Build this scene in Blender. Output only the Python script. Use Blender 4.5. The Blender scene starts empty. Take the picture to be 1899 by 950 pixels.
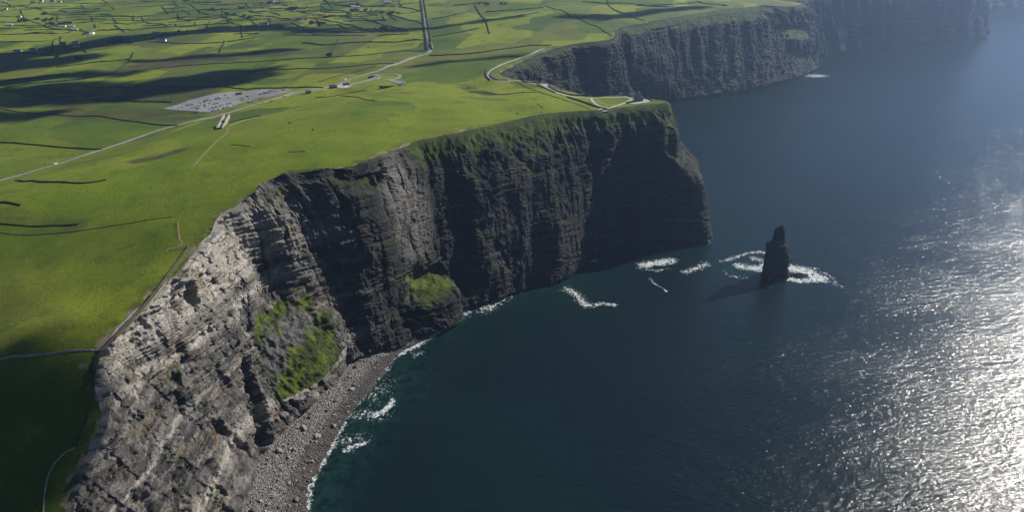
import bpy, bmesh, math, random, time
import numpy as np
T0=time.time()
random.seed(7); rng=np.random.default_rng(7)
sc=bpy.context.scene
COL=sc.collection
# ---------------------------------------------------------------- camera model
F=1200.0; PITCH=math.radians(28.8); H=440.0; CX,CY=949.5,475.0
sp,cp=math.sin(PITCH),math.cos(PITCH)
def un(px,py,z):
    X=(px-CX)/F; Y=-(py-CY)/F
    d=(X,Y*sp+cp,Y*cp-sp); k=(z-H)/d[2]
    return np.array((d[0]*k,d[1]*k,z),float)
SUN_AZ,SUN_EL=math.radians(58),math.radians(32)
SUN=np.array((math.sin(SUN_AZ)*math.cos(SUN_EL),math.cos(SUN_AZ)*math.cos(SUN_EL),math.sin(SUN_EL)))
# ---------------------------------------------------------------- noise
_P=rng.permutation(512).astype(np.int64); _P=np.concatenate([_P,_P,_P])
_G=rng.normal(size=(512,3)); _G/=np.linalg.norm(_G,axis=1)[:,None]; _G=_G.astype(np.float32)
def perlin(x,y,z=0.0,seed=0):
    x,y,z=np.broadcast_arrays(np.asarray(x,np.float64)+seed*17.3,np.asarray(y,np.float64)-seed*9.1,np.asarray(z,np.float64)+seed*3.7)
    sh=x.shape; x=x.ravel();y=y.ravel();z=z.ravel()
    xi=np.floor(x).astype(np.int64);yi=np.floor(y).astype(np.int64);zi=np.floor(z).astype(np.int64)
    xf=(x-xi).astype(np.float32);yf=(y-yi).astype(np.float32);zf=(z-zi).astype(np.float32)
    u=xf*xf*xf*(xf*(xf*6-15)+10);v=yf*yf*yf*(yf*(yf*6-15)+10);w=zf*zf*zf*(zf*(zf*6-15)+10)
    def g(i,j,k):
        h=_P[_P[_P[(xi+i)&511]+((yi+j)&511)]+((zi+k)&511)]
        q=_G[h]; return q[:,0]*(xf-i)+q[:,1]*(yf-j)+q[:,2]*(zf-k)
    def lx(j,k):
        a=g(0,j,k);b=g(1,j,k); return a+u*(b-a)
    def ly(k):
        a=lx(0,k);b=lx(1,k); return a+v*(b-a)
    a=ly(0);b=ly(1)
    return ((a+w*(b-a))*1.6).reshape(sh)
def fbm(x,y,z=0.0,o=4,seed=0,rid=False):
    s=0;a=1;t=0
    for i in range(o):
        n=perlin(np.asarray(x)*2**i,np.asarray(y)*2**i,np.asarray(z)*2**i,seed+i*5)
        if rid: n=1-2*np.abs(n)
        s=s+a*n;t+=a;a*=.5
    return s/t
def smooth(a,b,x): 
    t=np.clip((x-a)/(b-a),0,1); return t*t*(3-2*t)
# ---------------------------------------------------------------- helpers
def tag(o,label=None,cat=None,group=None,kind=None):
    if label:o['label']=label
    if cat:o['category']=cat
    if group:o['group']=group
    if kind:o['kind']=kind
    return o
def mesh_np(name,V,Fq,mat,attrs=None,smooth_=True,parent=None,cols=None):
    me=bpy.data.meshes.new(name); V=np.asarray(V,np.float32); Fq=np.asarray(Fq,np.int32)
    n=Fq.shape[1]
    me.vertices.add(len(V)); me.vertices.foreach_set('co',V.ravel())
    me.loops.add(Fq.size); me.loops.foreach_set('vertex_index',Fq.ravel())
    me.polygons.add(len(Fq)); me.polygons.foreach_set('loop_start',np.arange(len(Fq),dtype=np.int32)*n)
    me.update(calc_edges=True)
    me.polygons.foreach_set('use_smooth',np.full(len(Fq),smooth_))
    for k,a in (attrs or {}).items():
        at=me.attributes.new(k,'FLOAT','POINT'); at.data.foreach_set('value',np.asarray(a,np.float32).ravel())
    me.materials.append(mat)
    o=bpy.data.objects.new(name,me); COL.objects.link(o); o.parent=parent
    return o
def gridfaces(nr,nc):
    i=np.arange(nr-1)[:,None]*nc+np.arange(nc-1)[None,:]
    return np.stack([i,i+1,i+nc+1,i+nc],-1).reshape(-1,4)
class MB:
    def __init__(s): s.v=[];s.f=[]
    def box(s,c,d,rz=0,top=1.0):
        b=len(s.v);ca,sa=math.cos(rz),math.sin(rz)
        for k in (0,1):
            for i,j in ((-1,-1),(1,-1),(1,1),(-1,1)):
                q=top if k else 1
                x=i*d[0]/2*q;y=j*d[1]/2*q
                s.v.append((c[0]+x*ca-y*sa,c[1]+x*sa+y*ca,c[2]+k*d[2]))
        for q in ((3,2,1,0),(4,5,6,7),(0,1,5,4),(1,2,6,5),(2,3,7,6),(3,0,4,7)): s.f.append([b+a for a in q])
        return s
    def prism(s,poly,z0,z1):
        b=len(s.v);n=len(poly)
        for z in (z0,z1):
            for p in poly: s.v.append((p[0],p[1],z))
        s.f.append([b+i for i in range(n)][::-1]); s.f.append([b+n+i for i in range(n)])
        for i in range(n): j=(i+1)%n; s.f.append([b+i,b+j,b+n+j,b+n+i])
        return s
    def profile(s,pts,y0,y1):   # xz outline extruded along y
        b=len(s.v);n=len(pts)
        for y in (y0,y1):
            for p in pts: s.v.append((p[0],y,p[1]))
        s.f.append([b+i for i in range(n)]); s.f.append([b+n+i for i in range(n)][::-1])
        for i in range(n): j=(i+1)%n; s.f.append([b+j,b+i,b+n+i,b+n+j])
        return s
    def cyl(s,c,r0,r1,h,n=10,axis='z'):
        b=len(s.v)
        for k,r in ((0,r0),(1,r1)):
            for i in range(n):
                a=2*math.pi*i/n; p=(r*math.cos(a),r*math.sin(a),k*h)
                if axis=='y': p=(p[0],p[2]-h/2,p[1])
                s.v.append((c[0]+p[0],c[1]+p[1],c[2]+p[2]))
        s.f.append([b+i for i in range(n)][::-1]); s.f.append([b+n+i for i in range(n)])
        for i in range(n): j=(i+1)%n; s.f.append([b+i,b+j,b+n+j,b+n+i])
        return s
    def build(s,name,mat,parent=None,sm=False,bevel=0):
        me=bpy.data.meshes.new(name); me.from_pydata(s.v,[],s.f); me.materials.append(mat)
        bm=bmesh.new();bm.from_mesh(me);bmesh.ops.recalc_face_normals(bm,faces=bm.faces)
        if bevel: bmesh.ops.bevel(bm,geom=bm.edges[:],offset=bevel,segments=1,affect='EDGES')
        bm.to_mesh(me);bm.free()
        if sm:
            for p in me.polygons:p.use_smooth=True
        o=bpy.data.objects.new(name,me);COL.objects.link(o);o.parent=parent
        return o
def empty(name,loc,rz=0):
    o=bpy.data.objects.new(name,None);COL.objects.link(o);o.location=loc;o.rotation_euler.z=rz;return o
KIDS={}
def copy_tree(o,parent=None):
    c=o.copy();COL.objects.link(c);c.parent=parent
    for ch in (KIDS.get(o.name) or KIDS.setdefault(o.name,[q for q in bpy.data.objects if q.parent==o])): copy_tree(ch,c)
    return c
# ---------------------------------------------------------------- node helpers
def mat(name,base=(.5,.5,.5),rough=.9,spec=.3):
    m=bpy.data.materials.new(name);m.use_nodes=True;b=m.node_tree.nodes['Principled BSDF']
    b.inputs['Base Color'].default_value=(*base,1);b.inputs['Roughness'].default_value=rough
    b.inputs['Specular IOR Level'].default_value=spec
    return m
class NT:
    def __init__(s,m): s.t=m.node_tree;s.b=s.t.nodes['Principled BSDF'];s.geo=s.t.nodes.new('ShaderNodeNewGeometry');s.pos=s.geo.outputs['Position']
    def L(s,a,b): s.t.links.new(a,b)
    def val(s,inp,v):
        if hasattr(v,'links'): s.L(v,inp)
        elif isinstance(v,(tuple,list)): inp.default_value=(*v,1) if len(inp.default_value)==4 and len(v)==3 else v
        else: inp.default_value=v
    def noise(s,scale,detail=4,rough=.55,vec=None,dist=0,lac=2.0):
        n=s.t.nodes.new('ShaderNodeTexNoise');s.L(vec or s.pos,n.inputs['Vector'])
        n.inputs['Scale'].default_value=scale;n.inputs['Detail'].default_value=detail;n.inputs['Roughness'].default_value=rough;n.inputs['Distortion'].default_value=dist
        return n.outputs['Fac']
    def vor(s,scale,vec=None,out='Color',feat='F1'):
        n=s.t.nodes.new('ShaderNodeTexVoronoi');n.feature=feat;s.L(vec or s.pos,n.inputs['Vector']);n.inputs['Scale'].default_value=scale
        return n.outputs[out]
    def mapv(s,scale=(1,1,1),rot=(0,0,0),vec=None):
        n=s.t.nodes.new('ShaderNodeMapping');s.L(vec or s.pos,n.inputs['Vector']);n.inputs['Scale'].default_value=scale;n.inputs['Rotation'].default_value=rot
        return n.outputs[0]
    def rampf(s,fac,a,b,c0=0.,c1=1.):
        n=s.t.nodes.new('ShaderNodeMapRange');n.interpolation_type='SMOOTHSTEP';s.val(n.inputs[0],fac);n.inputs[1].default_value=a;n.inputs[2].default_value=b;n.inputs[3].default_value=c0;n.inputs[4].default_value=c1
        return n.outputs[0]
    def mix(s,f,a,b,mode='MIX'):
        n=s.t.nodes.new('ShaderNodeMix');n.data_type='RGBA';n.blend_type=mode
        s.val(n.inputs[0],f);s.val(n.inputs[6],a);s.val(n.inputs[7],b);return n.outputs[2]
    def math(s,op,a,b=0.,clamp=False):
        n=s.t.nodes.new('ShaderNodeMath');n.operation=op;n.use_clamp=clamp;s.val(n.inputs[0],a);s.val(n.inputs[1],b);return n.outputs[0]
    def attr(s,name):
        n=s.t.nodes.new('ShaderNodeAttribute');n.attribute_name=name;return n.outputs['Fac']
    def sep(s,v,i):
        n=s.t.nodes.new('ShaderNodeSeparateXYZ');s.L(v,n.inputs[0]);return n.outputs[i]
    def comb(s,x,y,z):
        n=s.t.nodes.new('ShaderNodeCombineXYZ');s.val(n.inputs[0],x);s.val(n.inputs[1],y);s.val(n.inputs[2],z);return n.outputs[0]
    def ramp(s,fac,pts):
        n=s.t.nodes.new('ShaderNodeValToRGB');s.L(fac,n.inputs[0]);e=n.color_ramp.elements
        while len(e)<len(pts): e.new(.5)
        for k,(p,c) in enumerate(pts): e[k].position=p;e[k].color=(*c,1)
        return n.outputs[0]
    def bump(s,h,strength=1,dist=1,prev=None):
        n=s.t.nodes.new('ShaderNodeBump');n.inputs['Strength'].default_value=strength;n.inputs['Distance'].default_value=dist;s.L(h,n.inputs['Height'])
        if prev: s.L(prev,n.inputs['Normal'])
        return n.outputs[0]
    def out(s,color=None,normal=None,rough=None):
        if color is not None:s.val(s.b.inputs['Base Color'],color)
        if normal is not None:s.L(normal,s.b.inputs['Normal'])
        if rough is not None:s.val(s.b.inputs['Roughness'],rough)
# ---------------------------------------------------------------- coast stations (top, mids..., base)
NEAR=[(0,0),(.25,.38),(.55,.68),(.85,.9),(1,1)]
WALL=[(0,0),(.10,.03),(.34,.21),(.48,.33),(.72,.62),(.9,.86),(1,1)]
STEEP=[(0,0),(.12,.03),(.3,.14),(.5,.4),(.78,.75),(1,1)]
def px(*a): return un(*a)
def pl(x,y,z): return np.array((x,y,z),float)
ST=[]
def st(T,B,prof=WALL,mids=None):
    if mids: pts=[T]+mids+[B]
    else: pts=[np.array([T[0]+(B[0]-T[0])*h,T[1]+(B[1]-T[1])*h,T[2]+(B[2]-T[2])*v]) for h,v in prof]
    ST.append(pts)
st(pl(-330,-900,70),pl(-230,-900,6),NEAR)
st(pl(-300,-300,75),pl(-205,-300,6),NEAR)
st(pl(-285,100,80),pl(-205,100,6),NEAR)
st(px(105,1000,86),pl(-212,250,6),NEAR)
st(px(120,950,92),pl(-214,285,6),NEAR)
st(px(150,860,106),pl(-218,318,6),NEAR)
st(px(185,780,120),pl(-222,348,6),NEAR)
st(px(175,700,137),px(460,930,6),NEAR)
st(px(190,640,147),px(478,860,6),NEAR)
st(px(230,600,153),px(505,825,6),NEAR)
st(px(290,540,160),px(540,785,6),mids=[px(380,620,110),px(450,690,60),px(500,748,30)])
st(px(350,480,167),px(580,745,6),mids=[px(425,570,115),px(460,640,75),px(545,722,32)])
st(px(386,434,174),px(612,702,6),mids=[px(450,520,125),px(475,600,88),px(592,690,35)])
st(px(404,406,178),px(629,688,6),mids=[px(455,490,130),px(490,585,84),px(570,590,74),px(625,655,35)])
st(px(440,380,182),px(634,672,6),mids=[px(485,440,150),px(500,540,97),px(535,586,78),px(613,588,68),px(632,640,35)])
st(px(480,350,187),px(655,668,5),STEEP)
st(px(530,330,191),px(690,658,4),STEEP)
st(px(600,318,194),px(715,650,2),STEEP)
st(px(660,305,195),px(750,643,0),mids=[px(672,320,183),px(690,360,165),px(705,450,112),px(722,570,40)])
st(px(700,290,195),px(790,625,0),mids=[px(712,318,178),px(725,360,153),px(733,440,106),px(740,560,42)])
st(px(735,277,194),px(832,599,0),mids=[px(762,325,163),px(755,430,104),px(772,514,52),px(826,542,42)])
st(px(772,262,193),px(842,583,0),mids=[px(795,310,162),px(812,430,92),px(822,520,38)])
st(px(850,245,192),px(902,562,0))
st(px(930,228,191),px(968,540,0))
st(px(1000,212,191),px(1042,520,0))
st(px(1060,206,190),px(1085,482,0))
st(px(1100,204,190),px(1122,468,0),STEEP)
st(px(1150,199,190),px(1162,448,0),STEEP)
st(px(1200,193,190),px(1238,444,0))
st(px(1238,191,189),px(1303,448,0),mids=[px(1240,215,172),px(1243,250,150),px(1245,296,122),px(1286,331,97),px(1294,385,48)])
st(px(1238,188,187),pl(286,890,0),mids=[pl(228,915,165),pl(233,912,125),pl(266,905,96),pl(276,900,50)])
st(px(1215,184,188),pl(268,965,0))
st(px(1140,176.5,188),pl(172,995,0),STEEP)
st(px(1085,175.5,187),pl(118,1005,0),STEEP)
st(px(1043,165,184),pl(80,1045,0),STEEP)
st(px(1000,151.5,180),pl(60,1105,0),STEEP)
st(px(948,146,175),pl(38,1135,0),STEEP)
st(px(928,138,173),pl(25,1165,0),STEEP)
st(px(950,123,172),pl(42,1220,0),STEEP)
st(px(1000,99,172),pl(110,1305,0),STEEP)
st(px(1060,82,174),pl(190,1385,0),STEEP)
st(px(1130,72,176),pl(268,1440,0),STEEP)
st(px(1147,52,177),px(1182,192,0),mids=[px(1152,70,165),px(1157,102,128),px(1155,142,74)])
st(px(1200,41,179),px(1240,187,0),STEEP)
st(px(1290,24,182),px(1310,181,0),STEEP)
st(px(1400,12,183),px(1410,163,0),STEEP)
st(px(1478,10,181),px(1498,136,0),mids=[px(1479,30,152),px(1482,48,125),px(1499,72,92),px(1500,100,46)])
st(pl(835,1990,180),pl(905,1965,0),STEEP)
st(pl(805,2090,178),pl(885,2090,0),STEEP)
st(pl(900,2185,178),pl(963,2131,0),STEEP)
st(pl(1135,2300,184),pl(1180,2243,0),STEEP)
st(pl(1380,2395,184),pl(1413,2336,0),STEEP)
st(pl(1705,2560,178),pl(1760,2512,0),STEEP)
st(pl(1735,2650,170),pl(1815,2620,0),STEEP)
st(pl(1640,2820,165),pl(1730,2860,0),STEEP)
st(pl(2100,3190,165),pl(2160,3110,0),STEEP)
st(pl(2520,3330,160),pl(2580,3260,0),STEEP)
st(pl(4200,4600,150),pl(4260,4520,0),STEEP)
st(pl(4400,9500,140),pl(4500,9500,0),STEEP)
NU=150
def resamp(pts,n):
    P=np.array(pts);d=np.concatenate([[0],np.cumsum(np.linalg.norm(np.diff(P,axis=0),axis=1))]);t=np.linspace(0,d[-1],n)
    return np.stack([np.interp(t,d,P[:,k]) for k in range(3)],1)
K=np.stack([resamp(s,25) for s in ST])          # stations x 25 x 3
ends=K[:,[0,12,24]].mean(1); cl=np.concatenate([[0],np.cumsum(np.maximum(12,np.linalg.norm(np.diff(ends,axis=0),axis=1)))])
def hermite(t,x,Y):   # Catmull-Rom on uneven knots
    m=np.zeros_like(Y);d=(Y[1:]-Y[:-1])/np.diff(x).reshape(-1,*([1]*(Y.ndim-1)))
    h=np.diff(x).reshape(-1,*([1]*(Y.ndim-1)))
    m[1:-1]=(d[:-1]*h[1:]+d[1:]*h[:-1])/(h[1:]+h[:-1]);m[0]=d[0];m[-1]=d[-1]
    i=np.clip(np.searchsorted(x,t)-1,0,len(x)-2);hh=x[i+1]-x[i];s=(t-x[i])/hh
    r=lambda a:a.reshape(-1,*([1]*(Y.ndim-1)))
    return r(2*s**3-3*s**2+1)*Y[i]+r((s**3-2*s**2+s)*hh)*m[i]+r(-2*s**3+3*s**2)*Y[i+1]+r((s**3-s**2)*hh)*m[i+1]
# rows: spacing by distance
ts=[0.0]
while ts[-1]<cl[-1]:
    k=np.clip(np.interp(ts[-1],cl,np.arange(len(cl))),0,len(cl)-1);e=ends[int(k)]*(1-k%1)+ends[min(int(k)+1,len(ends)-1)]*(k%1)
    D=math.hypot(e[0],e[1]);
    ds=(1.0 if 240<e[1]<620 else (1.0*D/650)) if e[1]>240 else 8
    if D>3600: ds=30
    ts.append(ts[-1]+ds)
ts=np.array(ts[:-1]+[cl[-1]]);NR=len(ts)
G=hermite(ts,cl,K)       # NR x 25 x 3
# ragged edge
nx=fbm(G[:,0,0]/28,G[:,0,1]/28,o=4,seed=3)*5.0
nx=nx+fbm(G[:,0,0]/8,G[:,0,1]/8,o=3,seed=4)*2.2
lim=np.clip((np.hypot(G[:,0,0],G[:,0,1])-200)/300,.3,1)
G[:,:,0]+= (nx*lim)[:,None]*np.linspace(1,.3,25)[None,:]**1
uu=np.linspace(0,24,NU);i0=np.minimum(uu.astype(int),23);fr=(uu-i0)[None,:,None]
# smooth interpolation in u by catmull
Kt=np.transpose(G,(1,0,2));Cf=hermite(uu,np.arange(25.),Kt).transpose(1,0,2).copy()   # NR x NU x 3
print('rows',NR,time.time()-T0)
# ---------------------------------------------------------------- land height function
TT=np.stack([s[0] for s in ST])
ctl=[(0,335,118),(150,290,122),(300,240,128),(420,210,133),(540,175,140),(640,155,146),(720,125,150),(795,95,150),(790,40,140),(785,0,130),
(400,190,122),(300,170,112),(150,200,105),(0,200,98),(0,120,80),(200,80,75),(400,60,85),(600,30,95),(0,0,50),(300,0,55),(600,0,90),
(900,0,150),(1100,0,172),(1000,40,168),(900,60,160),(850,120,160),(880,165,168),(1060,60,170),(940,100,164),
(0,388,163),(100,358,167),(200,330,169),(300,295,171),(400,262,173),(500,238,174),(600,210,175),(700,195,180),(800,200,187),(900,190,187),(1000,180,189),(1050,190,190),(1120,190,190),(1180,188,190),
(0,420,156),(120,425,158),(0,445,150),(150,450,158),(260,420,170),(300,380,176),(400,330,183),(500,290,186),(650,250,190),
(0,550,147),(150,550,152),(0,660,143),(120,660,143),(0,690,140),(100,695,139),(0,725,127),(100,722,130),(0,765,113),(90,765,116),(0,850,99),(90,850,103),(0,950,86),(70,950,90)]
CP=[un(*c) for c in ctl]+[t for t in TT]+[pl(-6000,-1000,60),pl(-6000,3000,40),pl(-6000,9500,40),pl(-2500,6000,50),pl(0,6000,110),pl(1500,5000,130),pl(-1200,100,60),pl(-900,-500,60),pl(2500,7000,120),pl(-3000,1000,50),pl(600,2800,165),pl(1300,3000,165),pl(0,9500,100),pl(200,3600,140)]
CP=np.array(CP)
def kern(r): r=r/400.0; return np.where(r>1e-6,r*r*np.log(np.maximum(r,1e-6)),0)
def _fit():
    n=len(CP);A=np.zeros((n+3,n+3));r=np.hypot(CP[:,None,0]-CP[None,:,0],CP[:,None,1]-CP[None,:,1])
    A[:n,:n]=kern(r)+np.eye(n)*2e-3;Pm=np.c_[np.ones(n),CP[:,0]/1000,CP[:,1]/1000];A[:n,n:]=Pm;A[n:,:n]=Pm.T
    return np.linalg.solve(A,np.r_[CP[:,2],0,0,0])
W=_fit()
def base_z(x,y):
    x=np.asarray(x,float);y=np.asarray(y,float);sh=x.shape;x=x.ravel();y=y.ravel();out=np.empty(len(x))
    for a in range(0,len(x),40000):
        X=x[a:a+40000];Y=y[a:a+40000];r=np.hypot(X[:,None]-CP[None,:,0],Y[:,None]-CP[None,:,1])
        out[a:a+40000]=kern(r)@W[:-3]+W[-3]+W[-2]*X/1000+W[-1]*Y/1000
    return out.reshape(sh)
def land_z(x,y):
    z=base_z(x,y)
    d=np.hypot(x,y);k=np.clip(d/900,.35,2.2)
    z=z+fbm(np.asarray(x)/260,np.asarray(y)/260,o=3,seed=11)*(3.5+7*smooth(350,900,d))+fbm(np.asarray(x)/130,np.asarray(y)/130,o=3,seed=12)*(2.2+3*smooth(350,900,d))+fbm(np.asarray(x)/70,np.asarray(y)/70,o=3,seed=21)*1.6
    return np.maximum(z,6)
def ground(pxs,pys,n=40):
    pxs=np.asarray(pxs,float);pys=np.asarray(pys,float)
    X=(pxs-CX)/F;Y=-(pys-CY)/F;dy=Y*sp+cp;dz=Y*cp-sp;z=np.full(pxs.shape,140.)
    for _ in range(n):
        k=(z-H)/dz;z=.6*z+.4*land_z(X*k,dy*k)
    k=(z-H)/dz;return np.stack([X*k,dy*k,land_z(X*k,dy*k)],-1)
def gpt(a,b): return ground([a],[b])[0]
# ---------------------------------------------------------------- land mesh
yT=np.maximum.accumulate(G[:,0,1]);Yfar=yT+np.arange(NR)*1e-3
tt=[0.0];d=2.0
while tt[-1]<6500: tt.append(tt[-1]+d);d*=1.0215 
tt=np.array(tt);NC=len(tt)
fr_=tt/tt[-1]
Ex=np.full(NR,-6500.)
LX=G[:,0,0][:,None]*(1-fr_)+Ex[:,None]*fr_
LY=G[:,0,1][:,None]*(1-smooth(0,.15,fr_))+ Yfar[:,None]*smooth(0,.15,fr_)
LZ=land_z(LX,LY);corr=G[:,0,2]-LZ[:,0]
LZ=LZ+corr[:,None]*np.exp(-tt/14)[None,:]
edge=np.exp(-tt/16)[None,:]*np.ones((NR,1))
LZ+=-(smooth(.35,1,edge))*np.abs(fbm(LX/9,LY/9,o=3,seed=31))*2.6*(tt>0)
# moor patches in plan (ellipses given in the photograph's pixels, laid on the ground)
moor=np.zeros_like(LX)
def blob(x0,y0,x1,y1,w,amp=1.0):
    global moor
    a,b=ground([x0,x1],[y0,y1]);a=a[:2];b=b[:2];ab=b-a;L2=ab@ab+1e-6
    t=np.clip(((LX-a[0])*ab[0]+(LY-a[1])*ab[1])/L2,0,1);dd=np.hypot(LX-a[0]-t*ab[0],LY-a[1]-t*ab[1])
    moor=np.maximum(moor,amp*smooth(1.25,.5,dd/w))
for b in [(90,180,350,172,70,1.),(250,125,420,105,60,1.),(120,205,380,215,45,.8),(480,100,600,92,50,.9),(400,90,480,85,30,.6),(255,298,335,278,13,1.),(120,310,210,290,14,.5),
 (340,205,420,212,22,.6),(860,160,905,175,14,.9),(870,180,930,185,12,.6),(640,165,720,180,12,.4),(700,172,760,172,10,.4),(820,20,860,30,25,.5),(690,40,770,45,60,.6),(380,27,440,28,25,.5),(460,38,480,38,30,.6),
 (0,400,140,420,14,.5),(0,560,80,610,22,.35),(660,300,690,302,6,.7),(540,318,600,315,5,.8),(215,465,245,455,3,.9),(325,415,330,440,2,1.),(312,462,345,460,3,1.),(620,98,540,100,50,.5),(1090,20,1120,40,50,.3),(690,85,700,80,30,.3)]: blob(*b)
vv=np.stack([LX,LY,LZ],-1)
def fieldmat():
    m=mat('grassland',rough=.95,spec=.15);n=NT(m)
    vor=n.vor(.0080,n.mapv((1,.6,1),(0,0,.30)));n.t.nodes[-1].distance='CHEBYCHEV';n.t.nodes[-1].inputs['Randomness'].default_value=.8
    patch=n.rampf(n.sep(vor,0),.2,.8);olive=n.rampf(n.sep(vor,1),.72,.8)
    c=n.mix(patch,(.050,.100,.0055),(.21,.25,.014));c=n.mix(n.math('MULTIPLY',olive,.7),c,(.085,.085,.022))
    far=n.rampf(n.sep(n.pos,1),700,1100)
    c=n.mix(far,n.mix(n.rampf(n.sep(n.pos,1),430,680),(.070,.108,.0035),(.122,.176,.0045)),c)  # near slope's shade painted in as darker turf toward the viewer
    big=n.noise(.006,5,.6);c=n.mix(n.math('MULTIPLY',n.rampf(big,.35,.7),n.math('SUBTRACT',1.,n.math('MULTIPLY',far,.6))),c,(.19,.225,.014))
    md=n.noise(.035,6,.65);c=n.mix(n.rampf(md,.48,.74,0,.7),c,(.058,.098,.0050))
    dry=n.noise(.022,5,.7,vec=n.mapv((1,1,1),(0,0,.8)));c=n.mix(n.rampf(dry,.56,.78,0,.55),c,(.165,.145,.035))
    br=n.math('MULTIPLY',n.attr('moor'),n.rampf(n.noise(.03,6,.7,vec=n.mapv((.5,1.6,1))),.32,.56))
    brown=n.mix(n.noise(.12,4,.7),(.028,.030,.012),(.085,.066,.034));c=n.mix(br,c,brown)
    fine=n.noise(.55,5,.75);c=n.mix(n.rampf(fine,.38,.68,0,.8),c,n.mix(.62,c,(.018,.028,.004)))
    rush=n.rampf(n.noise(.17,5,.8),.56,.70,0,.6);c=n.mix(rush,c,(.045,.066,.010))
    tuft=n.noise(1.7,3,.7);c=n.mix(n.rampf(tuft,.5,.75,0,.5),c,(.020,.034,.004))
    ed=n.attr('edge');soil=n.mix(n.noise(.4,4,.7),(.09,.07,.045),(.30,.25,.18))
    c=n.mix(n.math('MULTIPLY',n.rampf(ed,.3,.85,0,.7),n.rampf(n.noise(.11,4,.6),.38,.6)),c,(.036,.052,.010))
    c=n.mix(n.rampf(n.math('ADD',n.math('MULTIPLY',ed,.42),n.noise(.07,6,.65)),.82,.92),c,soil)
    h=n.math('ADD',fine,n.math('MULTIPLY',n.noise(2.2,3,.7),.5))
    b1=n.bump(n.noise(.09,6,.6),.5,2.5);b2=n.bump(h,1,1.1,b1)
    n.out(c,b2);return m
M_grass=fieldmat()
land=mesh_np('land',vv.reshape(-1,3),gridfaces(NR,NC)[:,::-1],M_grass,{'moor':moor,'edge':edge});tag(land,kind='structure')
print('land',vv.shape,time.time()-T0)
# exact surface near the cliff edge (the land mesh is fitted to the edge there)
from mathutils.bvhtree import BVHTree
from mathutils import Vector
_kc=34;_sub=vv[:,:_kc];_sel=(G[:,0,1]>200)&(G[:,0,1]<1750);_sub=_sub[_sel]
_bvh=BVHTree.FromPolygons([tuple(q) for q in _sub.reshape(-1,3).tolist()],gridfaces(len(_sub),_kc).tolist())
def gz(x,y):
    x=np.asarray(x,float);y=np.asarray(y,float);z=land_z(x,y);zf=z.ravel().copy();dn=Vector((0,0,-1))
    for i,(a,b) in enumerate(zip(x.ravel(),y.ravel())):
        if 200<b<1750 and a>-420:
            h=_bvh.ray_cast(Vector((a,b,400)),dn)
            if h[0] is not None: zf[i]=h[0].z
    return zf.reshape(z.shape)
def gpt(a,b):
    p=ground([a],[b])[0];p[2]=float(gz(p[0],p[1]));return p
# ---------------------------------------------------------------- cliff face
def nrm(P):
    a=np.gradient(P,axis=0);b=np.gradient(P,axis=1);n=np.cross(b,a);n/=np.linalg.norm(n,axis=2)[...,None]+1e-9;return n
U=np.linspace(0,1,NU)[None,:]*np.ones((NR,1))
N=nrm(Cf)
# orient outward (towards +x-ish / away from land)
if N[NR//2,:,0].mean()<0 and (N[:,:,2].mean()<0): N=-N
if N[:,:,2].mean()<0:N=-N
X,Y,Z=Cf[...,0],Cf[...,1],Cf[...,2]
s=ts[:,None]*np.ones((1,NU))
near=smooth(640,520,Y)*smooth(-120,-200,X)
bed=Z-.03*np.minimum(Y,640)+5*fbm(X/90,Y/90,Z/60,o=2,seed=41)
hN=fbm(s/60,Z/260,o=2,seed=51,rid=True)
disp=hN*(6+2*near)+fbm(s/110,Z/400,o=2,seed=52,rid=True)*9*(1-near)+fbm(s/34,Z/70,bed/60,o=3,seed=53)*6*(1-near)
# gullies down the slope, sheared along the face
sg=s-.45*Z*near
gul=fbm(sg/17,Z/120,o=3,seed=61,rid=True);disp+=gul*(1.2+1.9*near)
col=fbm(sg/4.2,Z/34,o=3,seed=71);disp+=col*(.7+.4*near)
# ledges
def ledge(b,p,seed):
    q=b/p+perlin(b*0+s/70,b/p*.45,seed=seed)*1.7;f=q-np.floor(q);return np.where(f<.75,f/.75,(1-f)/.25)-.5
lk=.26+.95*near+.5*smooth(-.1,.5,fbm(s/80,Z/30,o=2,seed=84))*(1-near)
disp+=ledge(bed,13,81)*2.6*lk+ledge(bed,4.6,82)*1.9*lk+ledge(bed,1.9,83)*.35
pil=fbm(s/11,Z/160,o=3,seed=64,rid=True);disp+=pil*1.0*(1-near)
hol=fbm(sg/15,(bed+.0*s)/34,o=3,seed=66);disp-=smooth(.22,.5,hol)*(9.5*near+3*(1-near))
hol2=fbm(sg/6,bed/15,o=3,seed=67);disp-=smooth(.25,.5,hol2)*3.0*near
blk=fbm(X/3.2,Y/3.2,Z/3.2,o=3,seed=91);disp+=blk*.75
# block faces: quantised cells
cell=perlin(np.floor(sg/5.5)*1.37,np.floor(bed/4.6)*2.11,seed=95);disp+=cell*.9
cell=perlin(np.floor(sg/2.4)*1.71,np.floor(bed/2.3)*1.31,seed=97);disp+=cell*.8
_fs=.014+.05*smooth(900,1300,Y);fade=smooth(0,1,U/_fs)*smooth(1.0,.985,U)*.9+.1*smooth(0,.02,U)
far_k=np.clip(np.hypot(X,Y)/900,1,1.35)
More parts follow.
